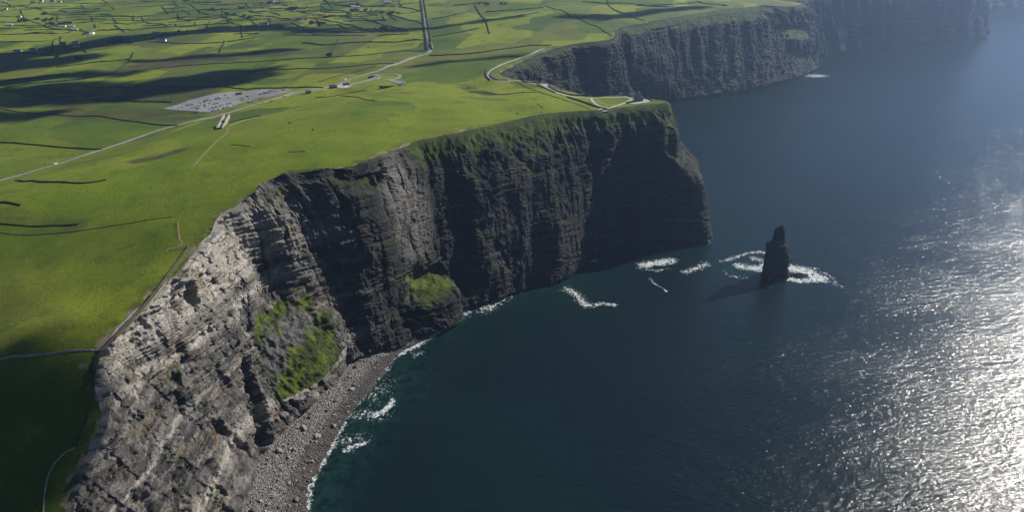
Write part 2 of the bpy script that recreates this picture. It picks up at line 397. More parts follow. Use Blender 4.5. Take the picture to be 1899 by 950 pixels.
# turf cover: slopes gentle enough, and the named shelves
slope=N[...,2]
turf=smooth(.50,.68,slope+.16*fbm(X/22,Y/22,Z/22,o=3,seed=101))
shoulder=smooth(.20,.08,U+.16*fbm(s/16,U*4,o=4,seed=103))*smooth(670,735,Y)*(1-smooth(960,1150,Y))
g1=smooth(.30,.9,turf)
turf=np.maximum(turf*smooth(.0,.05,U),shoulder)
apr=smooth(1.15,.75,np.sqrt(((X+208)/38)**2+((Y-505)/52)**2)+.55*fbm(X/20,Y/20,Z/20,o=4,seed=107))*smooth(24,34,Z)*smooth(104,88,Z)
crown_b=smooth(1.1,.6,np.sqrt(((X+100)/30)**2+((Y-640)/26)**2)+.5*fbm(X/14,Y/14,Z/14,o=3,seed=108))*smooth(34,42,Z)*smooth(75,60,Z)
turf=np.maximum(turf*(1-.85*near),np.maximum(apr*.9,crown_b))
turf=np.where(Y<640,np.maximum(np.maximum(apr,crown_b),turf*.5),turf)
def carve(pts,w,depth):
    global disp
    best=np.full(X.shape,1e9);P=[un(*p) for p in pts]
    m_=(Y>200)&(Y<700);Q=Cf[m_]
    bb=np.full(len(Q),1e9)
    for a,b in zip(P[:-1],P[1:]):
        ab=b-a;t=np.clip(((Q-a)@ab)/(ab@ab),0,1);bb=np.minimum(bb,np.linalg.norm(Q-a-t[:,None]*ab,axis=1))
    best[m_]=bb;disp=disp-depth*smooth(1,.25,best/w+.35*fbm(X/9,Y/9,Z/9,o=3,seed=77))
carve([(418,585,104),(432,640,78),(446,700,54),(470,775,27)],11,15)
carve([(478,800,20),(486,850,8)],8,9);carve([(545,745,26),(560,768,8)],6,9);carve([(588,706,24),(600,722,8)],5,7)
carve([(330,640,118),(350,700,92)],7,6);carve([(300,850,72),(330,905,48)],8,7);carve([(240,900,80),(262,950,56)],7,7);carve([(380,870,38),(400,930,18)],7,8);carve([(260,640,136),(300,610,138)],6,4)
turf=turf*(1-.75*smooth(225,245,X)*smooth(135,120,Z)*smooth(1000,960,Y))
disp=disp*fade*far_k*(1-.8*np.clip(turf,0,1))
disp+=turf*fbm(X/12,Y/12,Z/16,o=4,seed=111,rid=True)*2.2*smooth(0,.05,U)*(1+.7*apr)
_w=smooth(.22,.04,U)*smooth(700,800,Y);N[...,2]*=(1-_w);N/=np.linalg.norm(N,axis=2)[...,None]+1e-9
Cd=Cf+N*disp[...,None]
Cd[:,0]=vv[:,0]
# skirt under water
low=Cd[:,-1:].copy();low[...,2]-=6;low2=low.copy();low2[...,0]+=0
Cd2=np.concatenate([Cd,low],1)
pad=lambda a:np.concatenate([a,a[:,-1:]],1)
bz_=Z+4*fbm(X/40,Y/40,Z/20,o=3,seed=122)
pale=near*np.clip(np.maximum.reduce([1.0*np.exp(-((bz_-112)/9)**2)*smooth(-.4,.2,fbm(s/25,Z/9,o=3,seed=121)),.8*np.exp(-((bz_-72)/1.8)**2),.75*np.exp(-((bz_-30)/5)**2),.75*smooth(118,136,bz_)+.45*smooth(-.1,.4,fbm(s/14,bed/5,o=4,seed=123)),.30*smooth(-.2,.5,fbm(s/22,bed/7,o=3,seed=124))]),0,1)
wet=smooth(7,1,Z)*(Y>600)
def rockmat(name='cliff_rock'):
    m=mat(name,rough=.93,spec=.15);n=NT(m)
    bed=n.attr('bed')
    wob=n.math('MULTIPLY',n.math('SUBTRACT',n.noise(.06,4,.6),.5),7.)
    bb=n.math('ADD',bed,wob)
    v=n.comb(n.math('MULTIPLY',n.attr('along'),.014),0.,bb)
    band=n.noise(.23,6,.8,vec=v)
    band2=n.noise(.9,3,.7,vec=v)
    dark=n.ramp(band,[(.0,(.008,.008,.009)),(.42,(.013,.013,.014)),(.54,(.025,.025,.025)),(.62,(.080,.076,.072)),(.68,(.020,.019,.019))])  # dark shale, taken darker to paint in the shade of the walls
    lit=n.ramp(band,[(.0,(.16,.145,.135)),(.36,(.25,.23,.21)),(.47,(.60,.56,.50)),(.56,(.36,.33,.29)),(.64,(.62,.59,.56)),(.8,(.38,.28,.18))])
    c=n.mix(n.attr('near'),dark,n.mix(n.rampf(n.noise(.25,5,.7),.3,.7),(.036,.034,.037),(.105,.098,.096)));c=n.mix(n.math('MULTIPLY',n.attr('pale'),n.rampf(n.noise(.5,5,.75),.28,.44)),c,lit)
    rn=n.noise(.16,6,.75,vec=n.mapv((1,1,.35)))
    c=n.mix(n.rampf(rn,.32,.5),n.mix(.6,c,(.03,.028,.030)),c)
    c=n.mix(n.rampf(band2,.5,.7,0,.45),c,(.33,.30,.27),'MIX') if False else n.mix(n.math('MULTIPLY',n.rampf(band2,.56,.68,0,.5),n.attr('pale')),c,(.46,.42,.38))
    rust=n.math('MULTIPLY',n.rampf(n.noise(.05,5,.7),.56,.66),n.rampf(n.noise(.35,4,.7),.46,.6));c=n.mix(n.math('MULTIPLY',rust,n.attr('near')),c,(.27,.135,.055))
    crack=n.noise(.9,5,.8,vec=n.mapv((1,1,.5)));c=n.mix(n.rampf(crack,.38,.50,.72,0),c,(.022,.021,.023))
    ochre=n.rampf(n.noise(.07,5,.7),.5,.72,0,.5);c=n.mix(n.math('MULTIPLY',ochre,n.rampf(n.attr('near'),0,1,.35,1)),c,n.mix(.5,c,(.17,.13,.075)))
    # turf and scree
    gz=n.sep(n.geo.outputs['Normal'],2)
    t=n.math('ADD',n.attr('turf'),n.math('MULTIPLY',n.math('SUBTRACT',n.noise(.09,6,.7),.5),1.1))
    tf=n.rampf(t,.42,.62)
    led=n.math('MULTIPLY',n.rampf(gz,.45,.75),n.rampf(n.math('SUBTRACT',n.noise(.045,5,.7),n.math('MULTIPLY',n.attr('near'),.06)),.48,.60));tf=n.math('MAXIMUM',tf,n.math('MULTIPLY',led,.85))
    gcol=n.mix(n.rampf(n.noise(.05,5,.65),.4,.64),(.034,.050,.012),n.mix(n.attr('lush'),(.070,.095,.016),(.120,.155,.012)));gcol=n.mix(n.rampf(n.noise(.5,5,.75),.4,.7,0,.7),gcol,(.024,.032,.010))
    scree=n.mix(n.rampf(n.noise(.22,6,.8),.35,.65),(.040,.038,.042),(.165,.155,.15))
    sm_=n.rampf(n.math('ADD',n.attr('scree'),n.math('MULTIPLY',n.math('SUBTRACT',n.noise(.11,6,.8,vec=n.mapv((1,1,.4))),.5),4.2)),.30,.75)
    gcol=n.mix(n.math('MULTIPLY',n.attr('lush'),sm_),gcol,scree)
    c=n.mix(tf,c,gcol)
    c=n.mix(n.math('MULTIPLY',n.attr('wet'),.7),c,(.012,.013,.015))
    h=n.math('ADD',n.math('MULTIPLY',band2,.6),n.math('ADD',crack,n.math('MULTIPLY',n.noise(2.5,4,.8),.35)))
    b=n.bump(n.noise(.3,5,.7,vec=n.mapv((1,1,.7))),1,2.0);b=n.bump(h,1,1.9,b);n.out(c,b);return m
M_rock=rockmat()
rib=smooth(1.2,.5,np.sqrt(((X+135)/42)**2+((Y-672)/42)**2+((Z-125)/95)**2))*smooth(-.5,.1,fbm(s/14,Z/50,o=3,seed=126))  # sunlit rib lightened, out of the shade painted on the walls
pale=np.maximum(pale,.22*rib)
scr=np.zeros_like(X);_m=(Y>420)&(Y<600);_Q=Cf[_m];_d=np.full(len(_Q),1e9);_sP=[un(*p) for p in [(560,592,73),(505,645,68),(488,700,52),(478,745,30)]]
for _a,_b in zip(_sP[:-1],_sP[1:]):
    _ab=_b-_a;_t=np.clip(((_Q-_a)@_ab)/(_ab@_ab),0,1);_d=np.minimum(_d,np.linalg.norm(_Q-_a-_t[:,None]*_ab,axis=1))
scr[_m]=np.exp(-(_d/17)**2);scr*=np.clip(apr*1.2,0,1)
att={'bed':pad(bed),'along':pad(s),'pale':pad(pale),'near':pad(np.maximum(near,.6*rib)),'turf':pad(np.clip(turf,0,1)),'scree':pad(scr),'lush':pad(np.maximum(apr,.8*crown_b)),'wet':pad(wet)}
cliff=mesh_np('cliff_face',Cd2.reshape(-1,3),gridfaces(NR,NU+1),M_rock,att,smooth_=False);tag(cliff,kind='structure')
print('cliff',time.time()-T0)
# ---------------------------------------------------------------- beach
WL=[(-1,pl(-165,-300,0)),(0,pl(-168,100,0)),(1,pl(-171,290,0)),(2,px(565,950,0)),(3,px(572,905,0)),(4,px(600,850,0)),(5,px(640,780,0)),(6,px(668,742,0)),(7,px(692,718,0)),(8,px(725,672,0)),(9,px(745,652,0)),(10,px(775,637,0)),(11,px(800,622,0))]
WLp=np.array([w[1] for w in WL]);BASE=G[:,-1]
bn=400;ysb=np.interp(np.linspace(0,1,bn),[0,.15,1],[-250,260,607]);xw=np.interp(ysb,WLp[:,1],WLp[:,0])
selb=(BASE[:,1]>-320)&(BASE[:,1]<612)&(BASE[:,0]<-90);bo=np.argsort(BASE[selb][:,1]);xb=np.interp(ysb,BASE[selb][bo,1],BASE[selb][bo,0])
q=np.linspace(-.25,1.5,70)[None,:];BX=xb[:,None]+(np.maximum(xw-xb,4))[:,None]*q;BY=ysb[:,None]*np.ones_like(q)
BX+=fbm(BX/11,BY/11,o=3,seed=5)*2.2*smooth(.2,.9,q)
BZ=np.where(q<1,6*(1-np.clip(q,-.3,1))**.85*np.sign(1)+0.0,-(q-1)*5)+fbm(BX/5,BY/5,o=4,seed=131)*.7
def beachmat():
    m=mat('shingle',rough=.85,spec=.2);n=NT(m)
    v=n.vor(.75);v2=n.vor(.28);c=n.mix(n.sep(v,0),(.05,.047,.048),(.25,.23,.22));c=n.mix(n.rampf(n.sep(v2,1),.4,.9,0,.6),c,(.12,.105,.09))
    d=n.vor(.75,out='Distance');c=n.mix(n.rampf(d,.42,.8,0,.85),c,(.02,.02,.022))
    wet=n.attr('wet');c=n.mix(wet,c,n.mix(.65,c,(.03,.028,.022)))
    kel=n.math('MULTIPLY',wet,n.rampf(n.noise(.12,5,.7),.5,.6));c=n.mix(kel,c,(.030,.014,.010))
    b=n.bump(n.math('SUBTRACT',1.,d),1,1.3);n.out(c,b);return m
M_beach=beachmat()
wetb=smooth(.45,.85,q+.25*fbm(BX/12,BY/12,o=3,seed=133))
beach=mesh_np('beach',np.stack([BX,BY,BZ],-1).reshape(-1,3),gridfaces(bn,70),M_beach,{'wet':wetb});tag(beach,kind='structure')
# ---------------------------------------------------------------- boulders
def stone_mesh(name,seed,sub=2):
    bm=bmesh.new();bmesh.ops.create_icosphere(bm,subdivisions=sub,radius=1);r=random.Random(seed)
    for _ in range(9):
        nn=np.array([r.gauss(0,1),r.gauss(0,1),r.gauss(0,.8)]);nn/=np.linalg.norm(nn);dd=r.uniform(.5,.8)
        for v in bm.verts:
            k=v.co.x*nn[0]+v.co.y*nn[1]+v.co.z*nn[2]
            if k>dd: v.co.x-=nn[0]*(k-dd);v.co.y-=nn[1]*(k-dd);v.co.z-=nn[2]*(k-dd)
    me=bpy.data.meshes.new(name);bm.to_mesh(me);bm.free();return me
M_stone=mat('boulder_stone',(.25,.24,.23),.9);_n=NT(M_stone)
_oi=_n.t.nodes.new('ShaderNodeObjectInfo');_c=_n.mix(_oi.outputs['Random'],(.07,.068,.07),(.30,.27,.235));_c=_n.mix(_n.rampf(_n.noise(1.2,5,.7),.4,.7,0,.6),_c,(.07,.065,.06));_n.out(_c,_n.bump(_n.noise(2.,4,.7),.6,.4))
SM=[stone_mesh('boulder',i) for i in range(6)]
for m_ in SM: m_.materials.append(M_stone)
def bz(x,y):
    i=np.searchsorted(ysb,y).clip(0,bn-1);return np.interp(x,BX[i],BZ[i])
r=random.Random(3);nb=0
while nb<230:
    y=r.uniform(345,560);i=int(np.searchsorted(ysb,y));w=xw[i]-xb[i]
    if w<6: continue
    k=r.random();x=xb[i]+w*(k*.95);s_=r.choice([.7,.9,1.1,1.4]) if r.random()<.85 else r.uniform(1.7,3.2)
    o=bpy.data.objects.new('boulder',SM[nb%6]);COL.objects.link(o)
    o.location=(x,y,bz(x,y)+.25*s_);o.scale=(s_*r.uniform(.8,1.3),s_,s_*r.uniform(.55,.8));o.rotation_euler=(r.uniform(-.3,.3),r.uniform(-.3,.3),r.uniform(0,6.28))
    tag(o,'grey boulder lying on the shingle beach under the near cliff','boulder','boulders scattered over the shingle beach');nb+=1
# pebbles as one mass
sv=np.array([v.co for v in stone_mesh('p',50,1).vertices]);sf=np.array([p.vertices[:] for p in bpy.data.meshes['p'].polygons])
PV=[];PF=[];PC=[];k=0;rg=np.random.default_rng(5)
for _ in range(9000):
    y=rg.uniform(330,600);i=int(np.searchsorted(ysb,y));w=xw[i]-xb[i]
    x=xb[i]+w*rg.uniform(-.02,1.06);s_=rg.choice([.3,.4,.5,.65,.85]);a=rg.uniform(0,6.28)
    q_=sv*np.array([s_*rg.uniform(.8,1.4),s_,s_*.6]);q_=np.stack([q_[:,0]*math.cos(a)-q_[:,1]*math.sin(a),q_[:,0]*math.sin(a)+q_[:,1]*math.cos(a),q_[:,2]],1)
    PV.append(q_+(x,y,float(bz(x,y))+.1*s_));PF.append(sf+k);k+=len(sv);PC.append(np.full(len(sv),rg.random()**1.3*(1 if (x-xb[i])/max(w,1)<.62 else .25)))
M_peb=mat('pebble_stone',(.3,.28,.27),.85);_n=NT(M_peb);_c=_n.mix(_n.attr('tone'),(.05,.047,.048),(.34,.31,.29));_n.out(_c)
peb=mesh_np('pebbles',np.concatenate(PV),np.concatenate(PF),M_peb,{'tone':np.concatenate(PC)},smooth_=False);tag(peb,kind='stuff')
print('beach',time.time()-T0)
# ---------------------------------------------------------------- sea
def axis(lo,a,b,hi,st,g=1.12):
    L=list(np.arange(a,b,st));d=st;x=b
    while x<hi: L.append(x);d*=g;x+=d
    L.append(hi);d=st;x=a-st;P=[]
    while x>lo: P.append(x);d*=g;x-=d
    P.append(lo);return np.array(P[::-1]+L)
ax=axis(-15000,-240,460,15000,2.5,1.045);ay=axis(-15000,300,960,15000,2.5,1.045)
WX,WY=np.meshgrid(ax,ay)
def segdist(P,Q,poly):
    best=np.full(P.shape,1e9)
    for a,b in zip(poly[:-1],poly[1:]):
        ab=b[:2]-a[:2];t=np.clip(((P-a[0])*ab[0]+(Q-a[1])*ab[1])/(ab@ab+1e-9),0,1)
        best=np.minimum(best,np.hypot(P-a[0]-t*ab[0],Q-a[1]-t*ab[1]))
    return best
shore=np.concatenate([WLp[:12],BASE[np.searchsorted(ts,cl[20]):][::14]])
sd=segdist(WX,WY,shore)
foam=np.zeros_like(WX)
def fo(pts,w,amp):
    global foam
    P=[un(a,b,0) for a,b in pts]
    if len(P)==1:P=P*2
    foam=np.maximum(foam,amp*np.clip(1-segdist(WX,WY,P)/(w*2.3),0,1))
fo([(562,960),(568,905),(585,868),(600,848),(620,808),(634,785)],3.6,1.5)
fo([(634,785),(650,760),(680,735)],5,.6);fo([(700,700),(728,662),(745,655),(775,640)],4,.95)
fo([(694,773),(712,762),(722,755),(728,744)],2.6,1.3);fo([(640,836),(660,828),(674,822)],2.2,1.3);fo([(650,770),(680,770),(705,768)],8,.62);fo([(625,815),(650,820),(672,815)],8,.55);fo([(690,740),(715,715)],10,.5)
fo([(745,655),(760,648)],5,.8);fo([(768,660),(780,656)],3,.8);fo([(830,608),(805,622),(780,636)],3.5,.9);fo([(835,590),(858,578)],9,1.0);fo([(858,578),(840,592)],5,1)
fo([(900,572),(920,558),(945,540),(960,535)],9,.85);fo([(1045,500),(1060,488),(1100,482)],8,.75)
fo([(1052,538),(1068,545),(1078,558),(1085,565)],6,.85);fo([(1080,565),(1100,568),(1115,563),(1142,567)],3.2,.95)
fo([(1195,492),(1215,488),(1245,484)],6.5,1.15);fo([(1185,498),(1215,502),(1240,500)],4,.6);fo([(1205,515),(1215,527),(1228,534),(1238,542)],1.6,.8);fo([(1270,505),(1290,498),(1310,490)],5,.85)
fo([(1150,440),(1200,438),(1240,441)],2.5,.7);fo([(1306,444),(1312,450)],4,.9)
fo([(1372,494),(1395,497),(1412,500),(1425,490)],6,1.35);fo([(1338,485),(1360,479),(1385,470),(1410,467),(1422,472)],3.2,.85);fo([(1342,505),(1355,512),(1380,515)],3.5,.6);fo([(1400,480),(1420,485)],6,.8)
fo([(1466,498),(1485,500),(1505,508),(1520,517)],8,1.4);fo([(1464,518),(1490,522),(1515,518)],4.5,1.2);fo([(1505,497),(1515,498)],2,.8);fo([(1525,505),(1545,515),(1550,528),(1562,533)],2.6,.7)
fo([(1499,139),(1512,139),(1525,141)],13,1.35);fo([(1460,145),(1500,142)],5,.7);fo([(1575,98),(1595,99)],6,.8);fo([(1660,75),(1690,72)],12,.6);fo([(1655,93),(1675,93)],6,.9);fo([(1825,66),(1840,60)],16,.8);fo([(1535,97),(1550,98)],5,.5)
foam=np.minimum(foam,.9)
fo([(562,960),(568,905),(585,868),(600,848),(620,808),(634,785)],2.6,1.7)
foam=np.maximum(foam,.72*np.exp(-sd/4.0)*smooth(-.2,.5,fbm(WX/40,WY/40,o=2,seed=141)))
shallow=np.exp(-sd/26.)*smooth(2600,1000,WY)+.55*smooth(50,5,segdist(WX,WY,[un(560,960,0),un(640,840,0),un(760,700,0)]))
shallow=np.maximum(shallow,.9*smooth(30,5,segdist(WX,WY,[un(1360,500,0),un(1420,500,0)])))
def seamat():
    m=mat('sea_water',(.003,.02,.025),.08,.5);n=NT(m);n.b.inputs['IOR'].default_value=1.333
    n.b.inputs['Specular IOR Level'].default_value=.5
    sh=n.attr('shallow');rocky=n.rampf(n.noise(.09,5,.7),.35,.65)
    c=n.mix(n.rampf(n.noise(.004,3,.5),.3,.7),(.0025,.0085,.0100),(.0036,.0120,.0135))
    c=n.mix(n.math('MULTIPLY',sh,rocky,True),c,(.006,.025,.022))
    # foam lace
    f=n.attr('foam');wv=n.noise(.11,3,.6);vec=n.mapv();
    dn=n.noise(.35,5,.75);lace=n.noise(.22,6,.7,dist=1.2)
    ff=n.math('ADD',n.math('MULTIPLY',f,1.15),n.math('MULTIPLY',n.math('SUBTRACT',dn,.5),2.2));ff=n.math('ADD',ff,n.math('MULTIPLY',n.math('SUBTRACT',lace,.5),3.4))
    fm=n.math('MULTIPLY',n.rampf(ff,.58,1.2),n.rampf(f,.02,.15))
    caps=n.math('MULTIPLY',n.rampf(n.noise(.35,6,.8),.795,.83),.0)
    fm=n.math('MAXIMUM',fm,caps)
    fm=n.math('MULTIPLY',fm,n.rampf(n.noise(1.1,4,.75),.36,.56,.35,.92));c=n.mix(fm,c,(.58,.62,.64))
    n.L(n.rampf(fm,0,1,.15,.7),n.b.inputs['Roughness'])
    wa=n.noise(.16,4,.6,vec=n.mapv((1,2.3,1),(0,0,-.35)));wb=n.noise(.55,4,.65,vec=n.mapv((1,1.9,1),(0,0,.25)));wc=n.noise(2.2,3,.6,vec=n.mapv((1,1.5,1),(0,0,-.1)))
    sw=n.noise(.022,3,.5,vec=n.mapv((1,2.2,1),(0,0,-.5)))
    wp=n.rampf(n.noise(.0065,4,.6,vec=n.mapv((1,2.0,1),(0,0,-.5))),.36,.64,.86,1.06)
    wl=n.noise(.085,3,.55,vec=n.mapv((.8,2.2,1),(0,0,-.22)))
    b=n.bump(n.math('MULTIPLY',sw,wp),1,.9);b=n.bump(n.math('MULTIPLY',wl,wp),1,.90,b);b=n.bump(n.math('MULTIPLY',wa,wp),1,.74,b);b=n.bump(n.math('MULTIPLY',wb,wp),1,.12,b)
    n.out(c,b);return m
M_sea=seamat()
sea=mesh_np('sea',np.stack([WX,WY,WX*0],-1).reshape(-1,3),gridfaces(*WX.shape),M_sea,{'foam':foam,'shallow':np.clip(shallow,0,1)});tag(sea,kind='structure')
print('sea',WX.shape,time.time()-T0)
# ---------------------------------------------------------------- sea stack and reefs
def stack():
    base=un(1442,516,0);rows=[(516,1417,1465),(505,1418,1465),(494,1419,1464),(486,1421,1467.5),(481,1422,1468),(474,1424,1464.5),(467,1424,1467),(460,1424,1464),(456,1425,1462.5),(450.5,1434,1460.5),(442,1437,1461),(434,1438.5,1461.5),(428,1440,1461.5),(424,1445,1461.5),(421.5,1449,1460),(421,1451,1458)]
    dep=base[1]*cp+H*sp;zt=[];xc=[];rx=[]
    for y,a,b in rows:
        z=H-base[1]*math.tan(PITCH+math.atan((y-CY)/F));zt.append(max(z,0)-0.0);dd=base[1]*cp+(H-z)*sp
        xa=(a-CX)/F*dd;xb_=(b-CX)/F*dd;xc.append((xa+xb_)/2);rx.append((xb_-xa)/2)
    zt=np.array(zt);zt[0]=-4;n=150;m=110
    zz=np.linspace(-4,zt[-1],m);cx=np.interp(zz,zt,xc);rr=np.interp(zz,zt,rx)-.9
    th=np.linspace(0,2*math.pi,n+1)[:-1]
    c,s_=np.cos(th),np.sin(th);sq=1/(np.abs(c)**3.2+np.abs(s_)**3.2)**(1/3.2)
    XX=cx[:,None]+rr[:,None]*(c*sq)[None,:];YY=base[1]+6+(rr*.72)[:,None]*(s_*sq)[None,:];ZZ=zz[:,None]*np.ones((1,n))
    nxn=c[None,:];nyn=s_[None,:];cx3=XX/5
    bd=ZZ+.06*XX
    bsh=3.1
    qq=bd/bsh+perlin(XX/30,YY/30,ZZ/4,seed=8)*.7;f=qq-np.floor(qq)
    dsp=np.where(f<.7,f/.7,(1-f)/.3)*.55-.3+fbm(XX/7,YY/7,ZZ/25,o=3,seed=9,rid=True)*1.3-.9+perlin(np.floor(th/.35)[None,:]*1.7+0*ZZ,np.floor(bd/4)*1.3,seed=12)*1.3
    k=np.clip((zt[-1]-ZZ)/30,.30,1.1);ZZ=ZZ+np.clip((ZZ-48)/12,0,1)*(perlin(np.floor(th/.45)[None,:]*1.9+0*ZZ,0*ZZ+.3,seed=14)*2.6-4.2)
    XX=XX+nxn*dsp*k*.9;YY=YY+nyn*dsp*k
    V=np.stack([XX,YY,ZZ],-1).reshape(-1,3);Fc=[]
    i=np.arange(m-1)[:,None]*n+np.arange(n)[None,:];j=np.arange(m-1)[:,None]*n+(np.arange(n)[None,:]+1)%n
    Fc=np.stack([i,j,j+n,i+n],-1).reshape(-1,4)
    V=np.vstack([V,[[cx[-1],base[1]+6,zt[-1]+.8]]]);t=(m-1)*n+np.arange(n)
    cap=np.stack([t,(m-1)*n+(np.arange(n)+1)%n,np.full(n,len(V)-1),np.full(n,len(V)-1)],-1)
    me_F=[tuple(q) for q in Fc]+[tuple(q[:3]) for q in cap]
    me=bpy.data.meshes.new('sea_stack');me.from_pydata(V.tolist(),[],me_F);me.materials.append(M_rock)
    z=V[:,2]
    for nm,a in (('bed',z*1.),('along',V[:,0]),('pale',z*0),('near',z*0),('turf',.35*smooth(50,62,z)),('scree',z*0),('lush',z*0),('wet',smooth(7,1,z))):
        at=me.attributes.new(nm,'FLOAT','POINT');at.data.foreach_set('value',np.asarray(a,np.float32))
    o=bpy.data.objects.new('sea_stack',me);COL.objects.link(o)
    tag(o,'tall dark jagged rock pillar rising alone from the sea beside white foam','sea stack')
stack()
def reef(px_,py_,rx,ry,h,label,seed):
    c=un(px_,py_,0);n=48;m=26;rr=np.linspace(0,1,m);th=np.linspace(0,2*math.pi,n+1)
    R,TH=np.meshgrid(rr,th,indexing='ij');X_=c[0]+rx*R*np.cos(TH);Y_=c[1]+ry*R*np.sin(TH)
    k=1-R**2;Z_=h*k*(.7+.9*fbm(X_/4,Y_/4,o=3,seed=seed))+np.floor(fbm(X_/5,Y_/5,o=2,seed=seed+1)*4)*.25-.9*R
    o=mesh_np('reef_rock',np.stack([X_,Y_,Z_],-1).reshape(-1,3),gridfaces(m,n+1)[:,::-1],M_rock,{'bed':Z_*3,'along':X_,'pale':X_*0,'near':X_*0,'turf':X_*0,'scree':X_*0,'lush':X_*0,'wet':smooth(2,.3,Z_)},smooth_=False)
    tag(o,label,'rock')
reef(1482,511,16,7,3.2,'low wave-washed reef in foam at the right foot of the sea stack',201)
reef(1408,493,6,3,1.6,'small dark rock in white foam left of the sea stack',204)
reef(1310,451,6,5,5,'dark rock block at the foot of the tower headland point',207)
reef(1657,88,14,9,17,'small rock standing in the water under the hazy far cliff',209)
# ---------------------------------------------------------------- ribbons on the ground
M_road=mat('asphalt',(.085,.085,.09),.9);_n=NT(M_road);_n.out(_n.mix(_n.noise(.4,5,.7),(.15,.15,.155),(.24,.235,.23)))
M_gravel=mat('gravel_path',(.3,.28,.26),.95);_n=NT(M_gravel);_n.out(_n.mix(_n.noise(.6,5,.7),(.20,.19,.18),(.36,.34,.31)))
M_dirt=mat('worn_earth',(.2,.15,.08),.95);_n=NT(M_dirt);_n.out(_n.mix(_n.noise(.3,5,.7),(.10,.10,.025),(.19,.145,.07)))
M_track=mat('trodden_turf',(.1,.1,.03),.95);_n=NT(M_track);_n.out(_n.mix(_n.noise(.2,5,.7),(.06,.08,.012),(.16,.13,.06)))
M_sand=mat('sandy_flags',(.4,.34,.27),.95);_n=NT(M_sand);_n.out(_n.mix(_n.noise(.5,5,.7),(.30,.25,.19),(.50,.43,.35)))
M_slab=mat('car_park_surface',(.15,.15,.155),.9);_n=NT(M_slab);_n.out(_n.mix(_n.noise(.05,5,.7),(.13,.13,.135),(.21,.208,.21)))
M_wallst=mat('field_stone',(.18,.17,.15),.95);_n=NT(M_wallst);_n.out(_n.mix(_n.sep(_n.vor(1.6),0),(.10,.095,.085),(.34,.32,.29)),_n.bump(_n.vor(1.6,out='Distance'),1,.3))
M_wallslab=mat('flagstone_wall',(.08,.08,.08),.9);_n=NT(M_wallslab);_n.out(_n.mix(_n.noise(.8,5,.7),(.020,.020,.022),(.065,.062,.06)))
M_hedge=mat('hedge_bank',(.03,.035,.014),1,.1);_n=NT(M_hedge);_n.out(_n.mix(_n.noise(.35,5,.7),(.013,.018,.008),(.045,.05,.022)),_n.bump(_n.noise(1.2,4,.7),1,.8))
M_white=mat('white_paint',(.78,.78,.76),.6)
def drape(pts,step=4.0,world=False):
    P=np.array(pts,float)
    if not world: P=ground(P[:,0],P[:,1])[:,:2]
    # smooth polyline
    d=np.concatenate([[0],np.cumsum(np.hypot(*np.diff(P,axis=0).T))]);t=np.arange(0,d[-1]+step*.5,step);t=np.minimum(t,d[-1])
    if len(t)<2:t=np.array([0,d[-1]])
    if len(P)>2: Q=hermite(t,d+np.arange(len(d))*1e-6,P)
    else: Q=np.stack([np.interp(t,d,P[:,k]) for k in (0,1)],1)
    T=np.gradient(Q,axis=0);T/=np.linalg.norm(T,axis=1)[:,None]+1e-9
    return Q,np.stack([-T[:,1],T[:,0]],1)
def ribbon(name,pts,w,m,off=.3,cols=5,step=4.0):
    Q,Nn=drape(pts,step);k=np.linspace(-1,1,cols)
    X_=Q[:,0][:,None]+Nn[:,0][:,None]*k*w/2;Y_=Q[:,1][:,None]+Nn[:,1][:,None]*k*w/2
    Z_=gz(X_,Y_)+off
    # sides fold down into the turf
    X_=np.c_[X_[:,:1],X_,X_[:,-1:]];Y_=np.c_[Y_[:,:1],Y_,Y_[:,-1:]];Z_=np.c_[Z_[:,:1]-1.2,Z_,Z_[:,-1:]-1.2]
    o=mesh_np(name,np.stack([X_,Y_,Z_],-1).reshape(-1,3),gridfaces(len(Q),cols+2)[:,::-1],m,smooth_=False);tag(o,kind='structure');return o
def polysheet(name,pts,m,off=.35,world=False,step=3.0):
    from mathutils.geometry import delaunay_2d_cdt
    from mathutils import Vector
    P=np.array(pts,float);P=ground(P[:,0],P[:,1])[:,:2] if not world else P
    V=[];E=[]
    for i in range(len(P)):
        a,b=P[i],P[(i+1)%len(P)];k=max(1,int(np.hypot(*(b-a))/step))
        for j in range(k):V.append(a+(b-a)*j/k)
    n=len(V);E=[(i,(i+1)%n) for i in range(n)];lo=P.min(0);hi=P.max(0)
    def inside(x,y):
        c=False
        for i in range(len(P)):
            a,b=P[i],P[i-1]
            if (a[1]>y)!=(b[1]>y) and x<(b[0]-a[0])*(y-a[1])/(b[1]-a[1])+a[0]:c=not c
        return c
    for x in np.arange(lo[0],hi[0],step*1.6):
        for y in np.arange(lo[1],hi[1],step*1.6):
            if inside(x,y):V.append(np.array((x,y)))
    r_=delaunay_2d_cdt([Vector(v) for v in V],E,[],1,1e-4);vx=np.array([v[:] for v in r_[0]]);fz=np.array([f for f in r_[2] if len(f)==3])
    z=gz(vx[:,0],vx[:,1])+off
    o=mesh_np(name,np.c_[vx,z],fz,m,smooth_=False);tag(o,kind='structure');return o
ribbon('road',[(-60,352),(0,335),(60,318),(150,290),(230,264),(300,240),(365,223),(420,210),(470,195),(505,186),(540,175.5),(575,167),(620,157.5),(660,143),(700,131.5),(740,117),(775,104),(796,96.5),(799,90),(795,70),(790,40),(787,15),(783,-10),(775,-30)],8.5,M_road,.35,7,5)
ribbon('road_verge_track',[(462,196),(490,189),(520,180),(548,170.5),(600,166),(618,161.5)],3.4,M_gravel,.45)
ribbon('bus_bay',[(636,161),(650,157.5),(668,153),(690,147),(700,143)],13,M_road,.4,5)
ribbon('road_loop',[(692,138.5),(705,138),(722,137.7),(738,138.3),(742,141),(736,145),(724,147.5),(712,147),(701,147.5),(703,142),(697,138.5)],5,M_road,.45)
